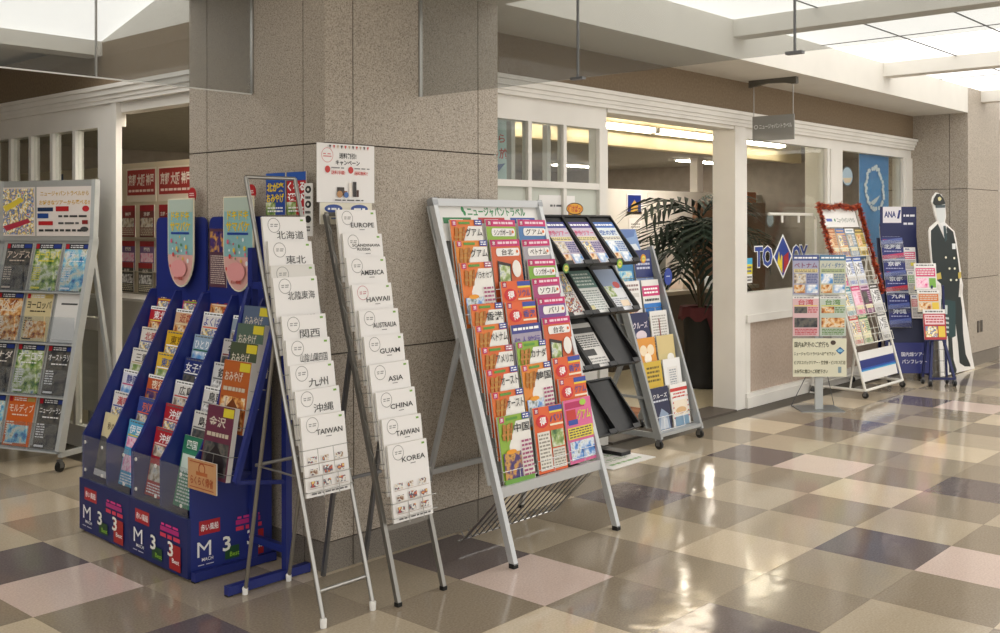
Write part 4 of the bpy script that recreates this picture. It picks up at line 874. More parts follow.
for u in range(2):
    yc = 1.565 - .52 * u
    root = thing('blue_display', ['blue sloping pamphlet display standing by the grey door post', 'blue sloping pamphlet display between its twin and the souvenir stand'][u], 'display', (-.327 - .03 * u, yc, 0), -PI / 2 - .055, 'blue pamphlet displays')
    hw = .2585
    _fp = MB().box(-hw, hw, -.39, -.375, .012, .255, BLUED).build('front_panel', root)
    lg = MB(); draw(lg, logos(), .5, .24, -.3905, z0=.012); lg.build('logo_print', _fp)
    prof = [(-.375, .012), (-.375, .46), (-.33, .53), (-.03, 1.14), (.01, 1.14), (.01, .012)]
    for x in (-hw + .006, 0, hw - .006):
        MB().prism(prof, x - .006, x + .006, BLUEP, 'yz').build('side_panel' if x else 'divider', root)
    MB().add([(-hw, -.29, .24), (hw, -.29, .24), (hw, .0, 1.0), (-hw, .0, 1.0)], [(0, 1, 2, 3)], BLUED).build('sloped_back', root)
    MB().box(-hw, hw, -.0, .009, .5, 1.15, BLUEP).build('back_panel', root)
    r_ = .04; hb = [(-hw + .015, 1.14), (hw - .015, 1.14)] + [(hw - .015 - r_ + r_ * math.cos(a), 1.495 - r_ + r_ * math.sin(a)) for a in (0, .4, .8, 1.2, PI / 2)] + [(-hw + .015 + r_ - r_ * math.sin(a), 1.495 - r_ + r_ * math.cos(a)) for a in (0, .4, .8, 1.2, PI / 2)]
    MB().prism(hb, -.004, .008, BLUEP).build('headboard', root)
    MB().box(-hw + .012, hw - .012, -.385, -.381, .255, .46, ACRYL).build('clear_front', root)
    for sx in (-.2, -.02, .2):
        for z in (.30, .43): MB().lathe([(.008, 0), (.008, .004)], WPLAST, 10, T=Matrix.Translation((sx, -.3852, z)) @ Matrix.Rotation(PI / 2, 4, 'X')).build('stud', root)
    for x in (-.23, .23): MB().lathe([(.012, 0), (.012, .012)], BLACKR, 10, (x, -.36, 0)).build('foot', root)
    if u == 1:
        lg = MB(); draw(lg, logos(), .37, .24, 0, z0=.0)
        lg.build('side_logo_print', root, T=Matrix.Translation((hw + .0006, -.19, .03)) @ Matrix.Rotation(PI / 2, 4, 'Z'))
    for c in range(2):
        ci = u * 2 + c
        for k in range(7):
            t = (6 - k) / 6
            y, z = -.325 + .285 * t, .262 + .60 * t
            T = root.matrix_world @ Matrix.Translation((-.129 + .258 * c, y, z)) @ Matrix.Rotation(-.2, 4, 'X')
            sp = cols[ci][6 - k] if False else cols[ci][k]
            y2 = y
            T = root.matrix_world @ Matrix.Translation((-.129 + .258 * c, y2, z)) @ Matrix.Rotation(-.2, 4, 'X')
            pr = col_cover(k, sp)
            if ci == 3 and k == 6: pr = [('r', 0, .8, 1, 1, '#2f7a5c'), ('t', '四国', .35, .88, .4, .12, '#f2f6f2', 1), ('r', .05, .5, .6, .74, '#dff0e4'), ('l', .08, .92, .05, .7, 14, '#e0eee6')]
            if ci == 0 and k == 6: pr = [('r', 0, .0, 1, .62, 'dark'), ('e', .5, .78, .42, .2, '#e4d6a8'), ('t', '秋の旅', .5, .8, .5, .12, '#5a4428', 1), ('r', 0, 0, 1, .1, '#e8e4e0')]
            brochure(pr, ('bl', ci, k), sp[1], T, '%s %s pamphlet, %s step, %s' % (coln[sp[1]], EN2.get(sp[0], 'tour'), ORD[6 - k], cn[ci]), 'pamphlets on the blue displays', t=.006, name='pamphlet', cat='pamphlet')
    # oval summer board on each headboard
    ov = thing('summer_board', ['pale blue summer campaign board with rounded foot, over the display by the door post', 'pale blue summer campaign board with rounded foot, over the display by the souvenir stand'][u], 'board', (-.352 - .03 * u, yc - .07, 1.165), -PI / 2 - .055, 'summer campaign boards')
    op_ = [(-.125, .42), (.125, .42)] + [(.125 * math.cos(a), .16 - .165 * math.sin(a)) for a in [PI * q / 14 for q in range(15)]]
    MB().prism(op_[::-1], -.02, -.014, M('#e9e2c8', .4)).build('board', ov)
    pr = MB(); pr.add([(x * .95, -.0205, z * .97 + .006) for x, z in op_], [tuple(range(len(op_)))], M('#8fbcc0', .35))
    pr.add([(.125 * .95 * math.cos(a), -.021, .15 - .148 * math.sin(a)) for a in [PI * q / 14 for q in range(15)]], [tuple(range(15))], M('#e0b0a8', .35))
    draw(pr, [('r', .03, .84, .97, .985, '#b8c8bc'), ('t', 'ドキドキ', .5, .80, .7, .1, '#e8c828', 3), ('t', 'サマバケ', .5, .68, .78, .11, '#e8c828', 3), ('r', .15, .59, .85, .615, '#2a4a9c')] +
         [('e', .15 + .7 * ((q * 37) % 100) / 100, .2 + .38 * ((q * 53) % 100) / 100, .02 + .01 * (q % 3), .014 + .006 * (q % 3), ['#e8c84a', '#e0708a', '#5a9a6a', '#e8ecec', '#d84a4a'][q % 5]) for q in range(22)] +
         [('e', .5, .2, .3, .1, '#e6a0a0'), ('t', '赤い風船', .5, .09, .34, .04, '#b5281e', 1)], .25, .42, -.0212)
    pr.build('print', ov)
    rd = MB(); rd.lathe([(.035, 0), (.035, .004)], M('#b01f26', .4), 20, T=Matrix.Rotation(PI / 2, 4, 'X')); draw(rd, [('l', .2, .8, .4, .65, 2, '#f4e8e4')], .07, .07, -.0045, z0=-.035)
    rd.build('red_badge', T=ov.matrix_world @ Matrix.Translation((.09, -.005, .435)), label=['round red badge above the summer board nearer the grey door post', 'round red badge above the summer board nearer the pillar corner'][u], cat='badge')
    if u == 1: brochure([('r', .05, .6, .95, .95, 'night'), ('l', .08, .92, .05, .55, 14, '#c9b8b0')], ('hbp',), '#5a3a4a', root.matrix_world @ Matrix.Translation((-.16, -.0045, 1.17)), 'dark plum leaflet fixed on the headboard behind a summer board', None, w=.15, h=.27, t=.003, name='leaflet', cat='leaflet')

# souvenir stand (blue tube) -------------------------------------------------
SS = thing('souvenir_stand', 'narrow blue tube stand of souvenir guides with a wooden looking front card', 'rack', (-.55, .665, 0), -PI / 2)
for x in (-.118, .118):
    MB().bar((x, -.20, .022), (x, .20, .022), .03, .035, BLUEP).build('foot', SS)
    MB().bar((x, .09, .04), (x, .09, 1.36), .03, .03, BLUEP).build('post', SS)
    MB().bar((x, -.155, .44), (x, .075, 1.19), .022, .022, BLUEP).build('slant_bar', SS)
    MB().bar((x, -.155, .44), (x, .075, .40), .016, .016, BLUEP).build('lower_arm', SS)
    for y in (-.19, .19): MB().box(x - .012, x + .012, y - .012, y + .012, 0, .006, BLACKR).build('rubber_foot', SS)
MB().bar((-.118, .09, .12), (.118, .09, .12), .025, .03, BLUEP).build('cross_bar', SS); MB().bar((-.118, .09, 1.2), (.118, .09, 1.2), .025, .03, BLUEP).build('cross_bar', SS)
fc = sheet([('o', .5, .72, .12, .03, '#a8502a'), ('r', .3, .5, .7, .62, '#b8683a'), ('t', 'らくらく帰省', .5, .32, .8, .3, '#a8502a', 2), ('r', .08, .08, .92, .11, '#a8502a'), ('r', .08, .9, .92, .93, '#a8502a')], .205, .125, .005, '#c9986a')
fc.build('front_card', SS, T=Matrix.Translation((-.045, -.20, .385)))
SL = [((203.8, 402), '#6a3448', '金沢', 'maroon'), ((208.6, 356.5), '#b5602c', 'おみやげ', 'orange brown'), ((215, 339), '#4a5440', 'おみやげ', 'olive'), ((222, 321), '#566a5c', 'おみやげ', 'grey green'), ((229, 304), '#5a6a84', 'おみやげ', 'slate blue')]
for k, ((px, py), bg, ti, nm) in enumerate(SL):
    q = SS.matrix_world.inverted() @ on_slope(px, py, 0, -.655 - .443 * .733, .443)
    ln = .16; h = .29
    T = SS.matrix_world @ Matrix.Translation((-.012, q.y - h * math.sin(ln), q.z - h * math.cos(ln))) @ Matrix.Rotation(-ln, 4, 'X')
    pr = [('r', .6, .86, .98, .98, '#d8c83a'), ('t', ti, .42, .78, .66, .14, '#d8cfc0', 1), ('r', .05, .05, .95, .5, ['dark', 'food', 'green', 'green', 'city'][k]), ('p', [(.1, .08), (.9, .08), (.8, .3), (.5, .48), (.2, .3)], ['#2a2428', '#7a3f1c', '#38402c', '#46584c', '#48586e'][k]), ('l', .1, .9, .55, .66, 1, '#c8bca8')]
    brochure(pr, ('ss', k), bg, T, '%s souvenir guide in the %s tier of the narrow blue stand' % (nm, ORD[k]), 'souvenir guides on the blue stand', w=.19, h=.29, t=.022, name='souvenir_guide', cat='guide book')
    wire_pocket(SS, .21, Matrix.Translation((-.012, q.y - h * math.sin(ln) + .002, q.z - h * math.cos(ln))) @ Matrix.Rotation(-ln, 4, 'X'), .032, STEEL, (.03, .10), 1, .0016)
for k, (yy, w_, bg, t1, t2, nm) in enumerate(((.735, .135, '#2a4a9c', '北が楽', 'おみやげ', 'blue, yellow lettered'), (.59, .13, '#b8282c', 'くなる', '選び', 'red, white lettered'))):
    T = Matrix.Translation((-.372, yy, 1.50)) @ Matrix.Rotation(-PI / 2, 4, 'Z')
    brochure([('r', 0, .8, 1, 1, '#2a5ab0'), ('r', 0, 0, .5, .3, 'green'), ('t', t1, .5, .66, .9, .22, ['#f0d020', '#ffffff'][k], 3), ('t', t2, .5, .4, .92, .22, ['#f0d020', '#ffffff'][k], 3), ('l', .1, .9, .05, .2, 2, '#f0f0f0')], ('tp', k), bg, T, '%s header poster on top of the narrow blue stand' % nm, None, w=w_, h=.18, t=.004, name='header_poster', cat='poster')
T = Matrix.Translation((-.376, .505, 1.41)) @ Matrix.Rotation(-PI / 2, 4, 'Z')
brochure([('e', .5, .88, .36, .07, '#2a2a2a'), ('e', .5, .60, .36, .07, '#2a2a2a'), ('e', .5, .32, .36, .07, '#2a2a2a'), ('e', .5, .88, .15, .03, '#e8e4da'), ('e', .5, .60, .15, .03, '#e8e4da'), ('l', .2, .8, .68, .78, 1, '#4a4a4a'), ('l', .2, .8, .4, .5, 1, '#4a4a4a'), ('l', .2, .8, .08, .2, 2, '#4a4a4a')], ('tp', 9), '#efeeea', T, 'white strip with round black pictures hanging beside the blue stand header', None, w=.055, h=.22, t=.003, name='picture_strip', cat='card')

# ---- left: grey guide book rack --------------------------------------------
GA = math.radians(109 - 180)                      # local x points along (right) seen from the hall
LR = thing('guide_rack', 'tall grey caster rack of overseas guide books by the glass wall', 'rack', (.05, 3.56, 0), math.atan2(-.94, .33))
# right end of the rack stands by the door post
LRw = .78
lr_s = .28 / 1.25; LLR = math.atan(lr_s)
org = Vector((-.21, 3.08, 0)); ux = Vector((.33, -.944, 0)).normalized()
LR.matrix_world = Matrix.Translation(org - ux * (LRw / 2)) @ Matrix.Rotation(math.atan2(ux.y, ux.x), 4, 'Z')
gy = lambda z: lr_s * (z - .12)
for s in (-1, 1):
    MB().bar((s * LRw / 2, gy(.12), .12), (s * LRw / 2, gy(1.36), 1.36), .03, .05, LGREY, up=(0, 1, 0)).build('side_rail', LR)
    MB().bar((s * LRw / 2, gy(1.34), 1.34), (s * LRw / 2, gy(1.34) + .02, 1.74), .03, .04, LGREY, up=(0, 1, 0)).build('upper_rail', LR)
    MB().bar((s * LRw / 2, 0, .10), (s * LRw / 2, .5, .10), .03, .03, LGREY).build('foot', LR)
    MB().bar((s * LRw / 2, .49, .10), (s * LRw / 2, gy(1.3), 1.30), .025, .025, LGREY).build('rear_leg', LR)
    caster(LR, s * LRw / 2, .0, .032); caster(LR, s * LRw / 2, .48, .032)
TLR = Matrix.Translation((0, gy(.13) + .03, .13)) @ Matrix.Rotation(-LLR, 4, 'X')
MB().box(-LRw / 2, LRw / 2, 0, .008, 0, 1.28, M('#a9aaa6', .5)).build('back_board', LR, T=TLR)
MB().box(-LRw / 2, LRw / 2, gy(1.34) + .02, gy(1.34) + .028, 1.36, 1.74, M('#9fa09c', .5)).build('upper_board', LR)
lz = [1.05, .74, .43, .12]
gd = [[('アンデス', 'dark', '#d8c8b8', 'dark mountain'), ('ヨーロッパ', 'green', '#f0e04a', 'green Europe'), ('南米・中米', 'sea', '#f2f2f2', 'blue Latin America')],
      [('スペイン', 'food', '#f2e8d8', 'red Spain'), ('ヨーロッパ', '#d8c89a', '#2a2420', 'cream Europe'), ('', '#e4e2de', '#555555', 'blank white')],
      [('カナダ', 'dark', '#f0e8e0', 'dark Canada'), ('オーロラ', 'green', '#f4f4f4', 'misty aurora'), ('オーストラリア', 'dark', '#f2f2f2', 'dark Australia')],
      [('ハワイ', 'sea', '#f2f2f2', 'blue Hawaii'), ('モルディブ', '#d86a2c', '#f4e8d8', 'orange Maldives'), ('ニュージーランド', 'dark', '#f2f2f2', 'dark New Zealand')]]
for r_, z in enumerate(lz):
    MB().box(-LRw / 2, LRw / 2, gy(z) - .02, gy(z) + .03, z - .012, z - .004, LGREY).build('shelf', LR)
    for c in range(3):
        ti, ph, fg, nm = gd[r_][c]
        if ti == '': prim = [('r', .2, .78, .8, .815, '#3a3a3a'), ('r', .04, .04, .96, .06, '#cfccc6')]
        elif ph.startswith('#'): prim = d_guide(ti, ph, fg, '#b8a05a', ph) + [('r', .1, .06, .9, .42, 'food' if 'Europe' in nm else 'sea')]
        else: prim = d_guide(ti, ph, fg)
        T = LR.matrix_world @ Matrix.Translation((.265 - .245 * (2 - c), gy(z) + .024, z)) @ Matrix.Rotation(-LLR, 4, 'X')
        brochure(prim, ('lr', r_, c), '#e4e2de', T, '%s guide book on the %s shelf of the tall grey rack' % (nm, ORD[3 - r_]), 'guide books on the tall grey rack', t=.01, w=.215, name='guide_book', cat='guide book')
        MB().box(.265 - .245 * (2 - c) - .115, .265 - .245 * (2 - c) + .115, gy(z) - .014, gy(z) - .012, z - .004, z + .16, ACRYL).build('clear_pocket', LR, T=Matrix.Identity(4))
def upper(w, prims, x, bg, label, key):
    T = LR.matrix_world @ Matrix.Translation((x, gy(1.34) + .0195, 1.39)); brochure(prims, key, bg, T, label, None, w=w, h=.31, t=.004, name='poster', cat='poster')
upper(.46, [('t', 'ニュージャパントラベルから', .5, .86, .86, .1, '#c8a02a', 2), ('t', 'お好きなツアーから選べる!!', .5, .68, .9, .1, '#d8a82a', 2), ('r', .02, .5, .3, .58, '#2a3a5a'), ('r', .35, .5, .58, .6, '#b8282c'), ('e', .88, .55, .06, .06, '#c8323a'), ('r', .02, .36, .22, .46, '#2a4a8c'), ('r', .04, .22, .3, .3, '#b8282c'), ('l', .4, .9, .36, .44, 1, '#3a3a3a'), ('l', .4, .8, .22, .3, 1, '#5a5a5a'), ('l', .05, .9, .07, .16, 1, '#3a3a3a'), ('e', .86, .14, .07, .05, '#4a4a4a'), ('r', .82, .24, .92, .32, '#8a2a2a')], .14, '#e8dfd8', 'pink white poster with yellow lettering on top of the grey rack', ('up', 0))
upper(.30, [('r', .03, .03, .97, .97, 'mix'), ('p', [(.1, .6), (.6, .8), (.7, .72), (.2, .5)], '#e8d04a'), ('p', [(.1, .2), (.8, .35), (.9, .28), (.2, .1)], '#b8384a')], -.255, '#e4d8d0', 'busy red and yellow collage poster on top of the grey rack', ('up', 1))

# ---- inside the left opening: city break rack --------------------------------
KR = thing('city_break_rack', 'cream backed rack of city break leaflets inside the left doorway', 'rack', (.92, 3.95, 0), -PI / 2)
MB().box(-.55, .6, .012, .03, .95, 1.92, M('#d8cbb0', .6)).build('back_board', KR)
MB().box(-.55, .6, -.30, .3, .93, .95, M('#c8c6c0', .4)).build('table_top', KR); MB().box(-.53, .58, -.29, -.28, .1, .93, M('#b4b2ac', .7)).build('table_skirt', KR)
for x in (-.5, .55):
    for y in (-.24, .27): MB().box(x - .015, x + .015, y - .015, y + .015, 0, .93, DARKSTEEL).build('leg', KR)
for k, (x, w_, t_) in enumerate(((-.22, .42, '京都 大阪 神戸'), (.25, .46, '京都 大阪 神戸'))):
    T = KR.matrix_world @ Matrix.Translation((x, .0105, 1.63))
    brochure([('r', .03, .2, .97, .95, '#a8322c'), ('t', t_, .5, .65, .86, .36, '#f0e4d8', 3), ('l', .08, .92, .26, .4, 1, '#f0dcd0')], ('kr', k), '#e8dcc8', T, ['red poster of three city names, half hidden by the door post', 'red poster of three city names fully in view beside the pillar'][k], None, w=w_, h=.25, t=.003, name='red_poster', cat='poster')
kb = [[('#8a2a2c', '神戸'), ('#7a3a34', '京都'), ('#8a2420', '京都・大阪'), ('#7a1f1c', '大阪')], [('#6a4a7c', '関西'), ('#7a5a8c', '関西'), ('#8a7a94', '奈良'), ('#6a5a6c', '奈良')], [('#3a3a38', '有馬'), ('#5a5650', '白浜'), ('#4a4846', '城崎'), ('#4a4846', '城崎')]]
for r_, z in enumerate((1.37, 1.12, .96)):
    MB().box(-.54, .59, -.02, .012, z - .01, z - .004, M('#b8b0a0', .5)).build('ledge', KR)
    for c in range(4):
        bg, ti = kb[r_][c]; T = KR.matrix_world @ Matrix.Translation((-.40 + .27 * c, .008 - .012 * (r_ == 2), z))
        brochure([('r', 0, .82, 1, 1, '#a8242c'), ('t', ti, .5, .72, .8, .13, '#f2eee6', 2), ('r', .06, .3, .94, .6, ['city', 'pinkp', 'bw'][r_]), ('l', .06, .94, .04, .28, 4, '#e8e0c8')], ('kb', r_, c), bg, T,
                 '%s city leaflet, %s from pillar end, %s ledge of the cream rack' % (['red', 'violet', 'black and white'][r_], ['fourth', 'third', 'second', 'first'][c], ['top', 'middle', 'bottom'][r_]), 'city break leaflets', w=.2, h=.22 if r_ else .235, t=.005, name='leaflet', cat='leaflet')
# ================================================================== FAR RACKS
# swivelling sign stand facing the camera
yawr = math.atan2(RGT.y, RGT.x)
SG = thing('sign_stand', 'grey floor stand holding four leaflets and a lettered board', 'sign stand', (4.72, .64, 0), yawr)
MB().box(-.03, .03, -.012, .012, .008, 1.22, LGREY).build('post', SG)
MB().box(-.17, .17, -.12, .17, 0, .008, M('#8a8e90', .35, .6)).build('base_plate', SG)
MB().tube([(-.17, .16, .008), (-.07, .03, .30)], .003, DARKSTEEL, 6).build('stay', SG); MB().tube([(.17, .16, .008), (.07, .03, .30)], .003, DARKSTEEL, 6).build('stay', SG)
sb = sheet([('t', '国内&海外のご旅行も', .35, .84, .64, .2, '#3c3c18', 2), ('t', 'ニュージャパントラベルへお任せ下さい', .41, .60, .78, .15, '#46461c', 2), ('t', 'ビジネスパックツアー・航空券・ビジネス宿泊', .5, .37, .95, .16, '#46461c', 2), ('t', 'お気軽に窓口へご相談下さい', .34, .14, .62, .15, '#46461c', 2), ('p', [(.8, .68), (.88, .78), (.96, .68), (.88, .58)], '#2a6aa0'), ('e', .88, .68, .05, .04, '#8ac0dc'), ('e', .75, .89, .05, .06, '#4a3a30'), ('r', .84, .1, .9, .26, '#8aa0a8')], .42, .30, .006, '#e2e0c8')
sb.build('lettered_board', SG, T=Matrix.Translation((0, -.02, .262)))
MB().box(-.21, .21, -.014, -.012, .56, 1.23, ACRYL).build('clear_holder', SG)
for k, (x, z, pr, bg, lb) in enumerate(((-.106, .905, d_info('ベトナム', '#a8a8c4', '#4a5a94', 'city', '#8a4a6a', '#e8d890'), '#a8aac4', 'violet leaflet with buildings, upper pair of the sign stand'), (.106, .905, d_info('ハノイ・ダナン', '#c8ccb8', '#4a7aa0', 'sky', '#3a6a9a', '#b8c890'), '#c9ccbc', 'green and blue leaflet, upper pair of the sign stand'),
        (-.106, .58, d_bold('台湾', '#c83a4a', 'dark', '#f2f0ee', '#e8d84a'), '#e0bcc0', 'pink leaflet with yellow title, lower pair of the sign stand'), (.106, .58, d_bold('台湾', '#5a8a2a', 'food', '#f2f0ee', '#d8d84a'), '#c4cfc4', 'green tinted leaflet with yellow title, lower pair of the sign stand'))):
    T = SG.matrix_world @ Matrix.Translation((x, -.0145, z)); brochure(pr, ('sg', k), bg, T, lb, 'leaflets on the sign stand', t=.004, w=.205, h=.31, name='leaflet', cat='leaflet')

# white rack with tinsel
WR = thing('tinsel_rack', 'white tube caster rack of leaflets hung with red tinsel', 'rack', (5.87, .575, 0))
ws = .43 / 1.56; LWR = math.atan(ws); rw = lambda z: ws * (z - .06)
for s in (-1, 1):
    MB().tube([(s * .405, rw(.06), .06), (s * .405, rw(1.60), 1.60)], .012, WENAMEL, 10).build('front_rail', WR)
    MB().tube([(s * .405, 0, .065), (s * .405, .48, .065)], .012, WENAMEL, 10).build('foot', WR)
    MB().tube([(s * .405, .47, .065), (s * .405, rw(1.2), 1.2)], .010, WENAMEL, 10).build('rear_leg', WR)
    MB().tube([(s * .39, .14, .065), (s * .36, .10, .40)], .008, WENAMEL, 8).build('panel_strut', WR)
    caster(WR, s * .405, .0, .026); caster(WR, s * .405, .46, .026)
MB().tube([(-.405, 0, .065), (.405, 0, .065)], .012, WENAMEL, 10).build('bottom_bar', WR); MB().tube([(-.405, .47, .065), (.405, .47, .065)], .010, WENAMEL, 10).build('rear_bar', WR)
MB().tube([(-.405, rw(1.6), 1.6), (.405, rw(1.6), 1.6)], .012, WENAMEL, 10).build('top_bar', WR)
pb = MB().box(-.37, .37, 0, .006, 0, .25, WPLAST); draw(pb, [('r', 0, .45, 1, .72, '#26347c'), ('r', 0, .34, 1, .43, '#3a9ad0'), ('r', 0, .39, 1, .45, '#2a5ab0')], .74, .25, 0)
pb.build('striped_panel', WR, T=Matrix.Translation((0, rw(.13) + .01, .13)) @ Matrix.Rotation(-.2, 4, 'X'))
hw_ = MB().box(-.36, .36, 0, .006, 0, .16, WPLAST); draw(hw_, [('e', .34, .4, .02, .09, '#1f8a4a'), ('t', 'ニュージャパントラベル', .66, .4, .52, .3, '#3a5a4a', 2), ('r', .1, .32, .26, .48, '#3a5ab0')], .72, .16, 0)
hw_.build('header_board', WR, T=Matrix.Translation((0, rw(1.43), 1.43)) @ Matrix.Rotation(-LWR, 4, 'X'))
wz = [1.17, .92, .67, .43]
wc = [[('#d8b088', 'food', '#b0602a', 'tan'), ('#d8a878', 'mix', '#3a6ab0', 'peach'), ('#8aa0b0', 'city', '#f2f2f2', 'steel blue'), ('#d8c06a', 'food', '#5a4a1a', 'mustard')],
      [('#e08ab0', 'pinkp', '#c82a7a', 'pink'), ('#e8ecf2', 'bw', '#2a5ab0', 'white and blue phone'), ('#e6eaf0', 'bw', '#2a5ab0', 'white and blue phone'), None],
      [('#dce4e4', 'mix', '#3a8a9a', 'pale teal'), ('#f0c4d4', 'pinkp', '#d83a7a', 'rose lettered'), ('#6a2a5a', 'dark', '#e0c0d8', 'dark plum'), ('#e8e8e8', 'bw', '#2a2a2a', 'black and white drawing')],
      [('#e4dcd0', 'mix', '#c83a2a', 'white coupon'), ('#d8d8b8', 'mix', '#2a7a3a', 'green coupon'), None, ('#e2e2de', 'bw', '#6a6a6a', 'plain grey')]]
for r_, z in enumerate(wz):
    TW = Matrix.Translation((0, rw(z), z)) @ Matrix.Rotation(-LWR, 4, 'X')
    gwm = MB()
    for zz, yy in ((-.004, -.03), (.07, -.03), (0, .0), (.12, .0), (.22, .0)): gwm.tube([(-.395, yy, zz), (.395, yy, zz)], .003, WENAMEL, 6)
    for k in range(9): x = -.39 + .78 * k / 8; gwm.tube([(x, -.03, .07), (x, -.03, -.004), (x, 0, 0), (x, 0, .24)], .0025, WENAMEL, 5)
    gwm.build('wire_pocket', WR, T=TW)
    for c in range(4):
        if wc[r_][c] is None: continue
        bg, ph, fg, nm = wc[r_][c]
        pr = [('r', 0, .84, 1, 1, fg), ('l', .1, .9, .86, .98, 1, bg), ('r', .08, .36, .6, .78, ph), ('l', .64, .95, .4, .78, 6, fg), ('r', .08, .18, .92, .32, '#f0e8c0' if ph != 'bw' else '#dcdcdc'), ('l', .08, .92, .03, .16, 3, fg)]
        T = WR.matrix_world @ TW @ Matrix.Translation((-.295 + .197 * c, -.006, .003)); brochure(pr, ('wr', r_, c), bg, T, '%s leaflet, %s from sign stand side, %s row of the tinsel rack' % (nm, ['first', 'second', 'third', 'fourth'][c], ['top', 'second', 'third', 'bottom'][r_]), 'leaflets on the tinsel rack', w=.178, h=.25, t=.005, name='leaflet', cat='leaflet')
gar = MB(); rnd = random.Random(5); path = []
for k in range(26): path.append((-.42 + .01 * math.sin(k), rw(1.05) - .03 + ws * .58 * k / 25, 1.05 + .56 * k / 25))
for k in range(36): path.append((-.42 + .84 * k / 35, rw(1.61) - .03, 1.625 - .02 * abs(math.sin(PI * 2 * k / 35))))
for k in range(46): path.append((.42 + .01 * math.sin(k), rw(1.6) - .03 - ws * .75 * k / 45, 1.60 - .75 * k / 45))
gar.tube(path[::3], .008, M('#5a1f16', .7), 5)
TINS = [M('#a83a20', .4, .1), M('#7a2418', .4, .1), M('#d0622e', .4, .1)]
for p in path:
    for q in range(24):
        d = Vector((rnd.gauss(0, 1), rnd.gauss(0, 1), rnd.gauss(0, 1))).normalized(); b = Vector(p) + Vector((rnd.uniform(-.016, .016), rnd.uniform(-.01, .01), rnd.uniform(-.016, .016))); s = d.orthogonal().normalized() * .008
        tip = b + d * rnd.uniform(.022, .042); gar.add([b - s, b + s, tip], [(0, 1, 2)], TINS[rnd.randrange(3)])
gar.build('tinsel_garland', T=WR.matrix_world.copy(), label='red and orange tinsel garland draped round the white rack frame', cat='garland')
# white clothes-rail like arm behind
ar = MB().tube([(0, 0, 0), (0, 0, 1.50), (-.05, 0, 1.54), (-.85, 0, 1.54)], .012, WENAMEL, 8); arr = thing('white_rail', 'thin white bent rail with clips against the big window', 'rail', (5.50, 1.03, 0))
ar.build('rail', arr)
for x in (-.32, -.62): MB().tube([(x, 0, 1.53), (x, 0, 1.47)], .01, WPLAST, 8).build('clip', arr)
MB().box(-.06, .06, -.03, .03, 0, .012, WENAMEL).build('foot', arr)

# airline stand ------------------------------------------------------------------
AN = thing('airline_stand', 'dark blue caster stand of airline tour pamphlets between tinsel rack and cut-out', 'rack', (6.63, .60, 0), yawr)
an_s = .30 / 1.45; LAN = math.atan(an_s); ra_ = lambda z: an_s * z
for s in (-1, 1):
    MB().bar((-.05 + s * .19, -.02, .075), (-.05 + s * .19, ra_(1.0), 1.0), .03, .03, NAVY).build('front_leg', AN)
    MB().bar((-.05 + s * .19, .24, .075), (-.05 + s * .19, ra_(.8) + .01, .8), .025, .025, NAVY).build('rear_leg', AN)
    caster(AN, -.05 + s * .19, -.02, .028); caster(AN, -.05 + s * .19, .235, .028)
    MB().bar((-.05 + s * .19, -.02, .075), (-.05 + s * .19, .24, .075), .025, .025, NAVY).build('foot', AN)
lp = MB().box(-.24, .14, 0, .01, .0, .28, M('#232a72', .4)); draw(lp, [('t', '国内線ツアー', .62, .62, .6, .14, '#e8e8f0', 1), ('t', 'パンフレット', .62, .38, .6, .14, '#e8e8f0', 1)], .38, .28, 0, x0=-.05)
lp.build('lower_panel', AN, T=Matrix.Translation((0, -.03, .09)) @ Matrix.Rotation(-LAN, 4, 'X'))
hb_ = MB().box(-.22, .12, 0, .01, 0, .40, NAVY); draw(hb_, [('r', .07, .62, .58, 1, '#eceaf0'), ('t', 'ANA', .27, .82, .32, .2, '#26347c', 3), ('p', [(.46, .72), (.52, .72), (.57, .92), (.51, .92)], '#26347c'), ('l', .64, .95, .74, .84, 1, '#e8e8f0'), ('l', .64, .95, .55, .65, 1, '#e8e8f0')], .34, .40, 0, x0=-.05)
hb_.build('header_board', AN, T=Matrix.Translation((0, ra_(1.22), 1.22)))
MB().box(-.24, .14, .012, .02, .0, 1.0, M('#2a2f4c', .5)).build('back_board', AN, T=Matrix.Translation((0, ra_(.35) + .01, .35)) @ Matrix.Rotation(-LAN, 4, 'X'))
for k, (z, ti, c2) in enumerate(((1.24, '北海道', '#d8c84a'), (1.10, '北海道', '#c83a6a'), (.94, '京都', '#d8c84a'), (.80, '京都', '#c8364a'), (.64, '九州', '#d8c84a'), (.50, '沖縄', '#3a7ac0'))):
    T = AN.matrix_world @ Matrix.Translation((-.118 + .005 * k, ra_(z) - .012, z)) @ Matrix.Rotation(-LAN, 4, 'X')
    brochure([('r', 0, .8, 1, .88, '#c9cce0'), ('r', .1, .88, .6, .97, c2), ('t', ti, .5, .66, .76, .2, '#eceef6', 2), ('p', [(0, .1), (1, .2), (1, .4), (0, .28)], c2 if k in (1, 3) else '#5a6ab0'), ('l', .1, .9, .42, .5, 1, '#b8bce0')], ('an', k), '#252e78', T, 'blue airline tour pamphlet in the %s pocket of the dark blue stand' % ORD[5 - k], 'airline tour pamphlets', w=.205, h=.22, t=.01, name='pamphlet', cat='pamphlet')
    MB().box(-.225, -.012, -.02, -.017, -.01, .06, ACRYL).build('clear_pocket', AN, T=Matrix.Translation((.005 * k, ra_(z) - .012, z)) @ Matrix.Rotation(-LAN, 4, 'X'))
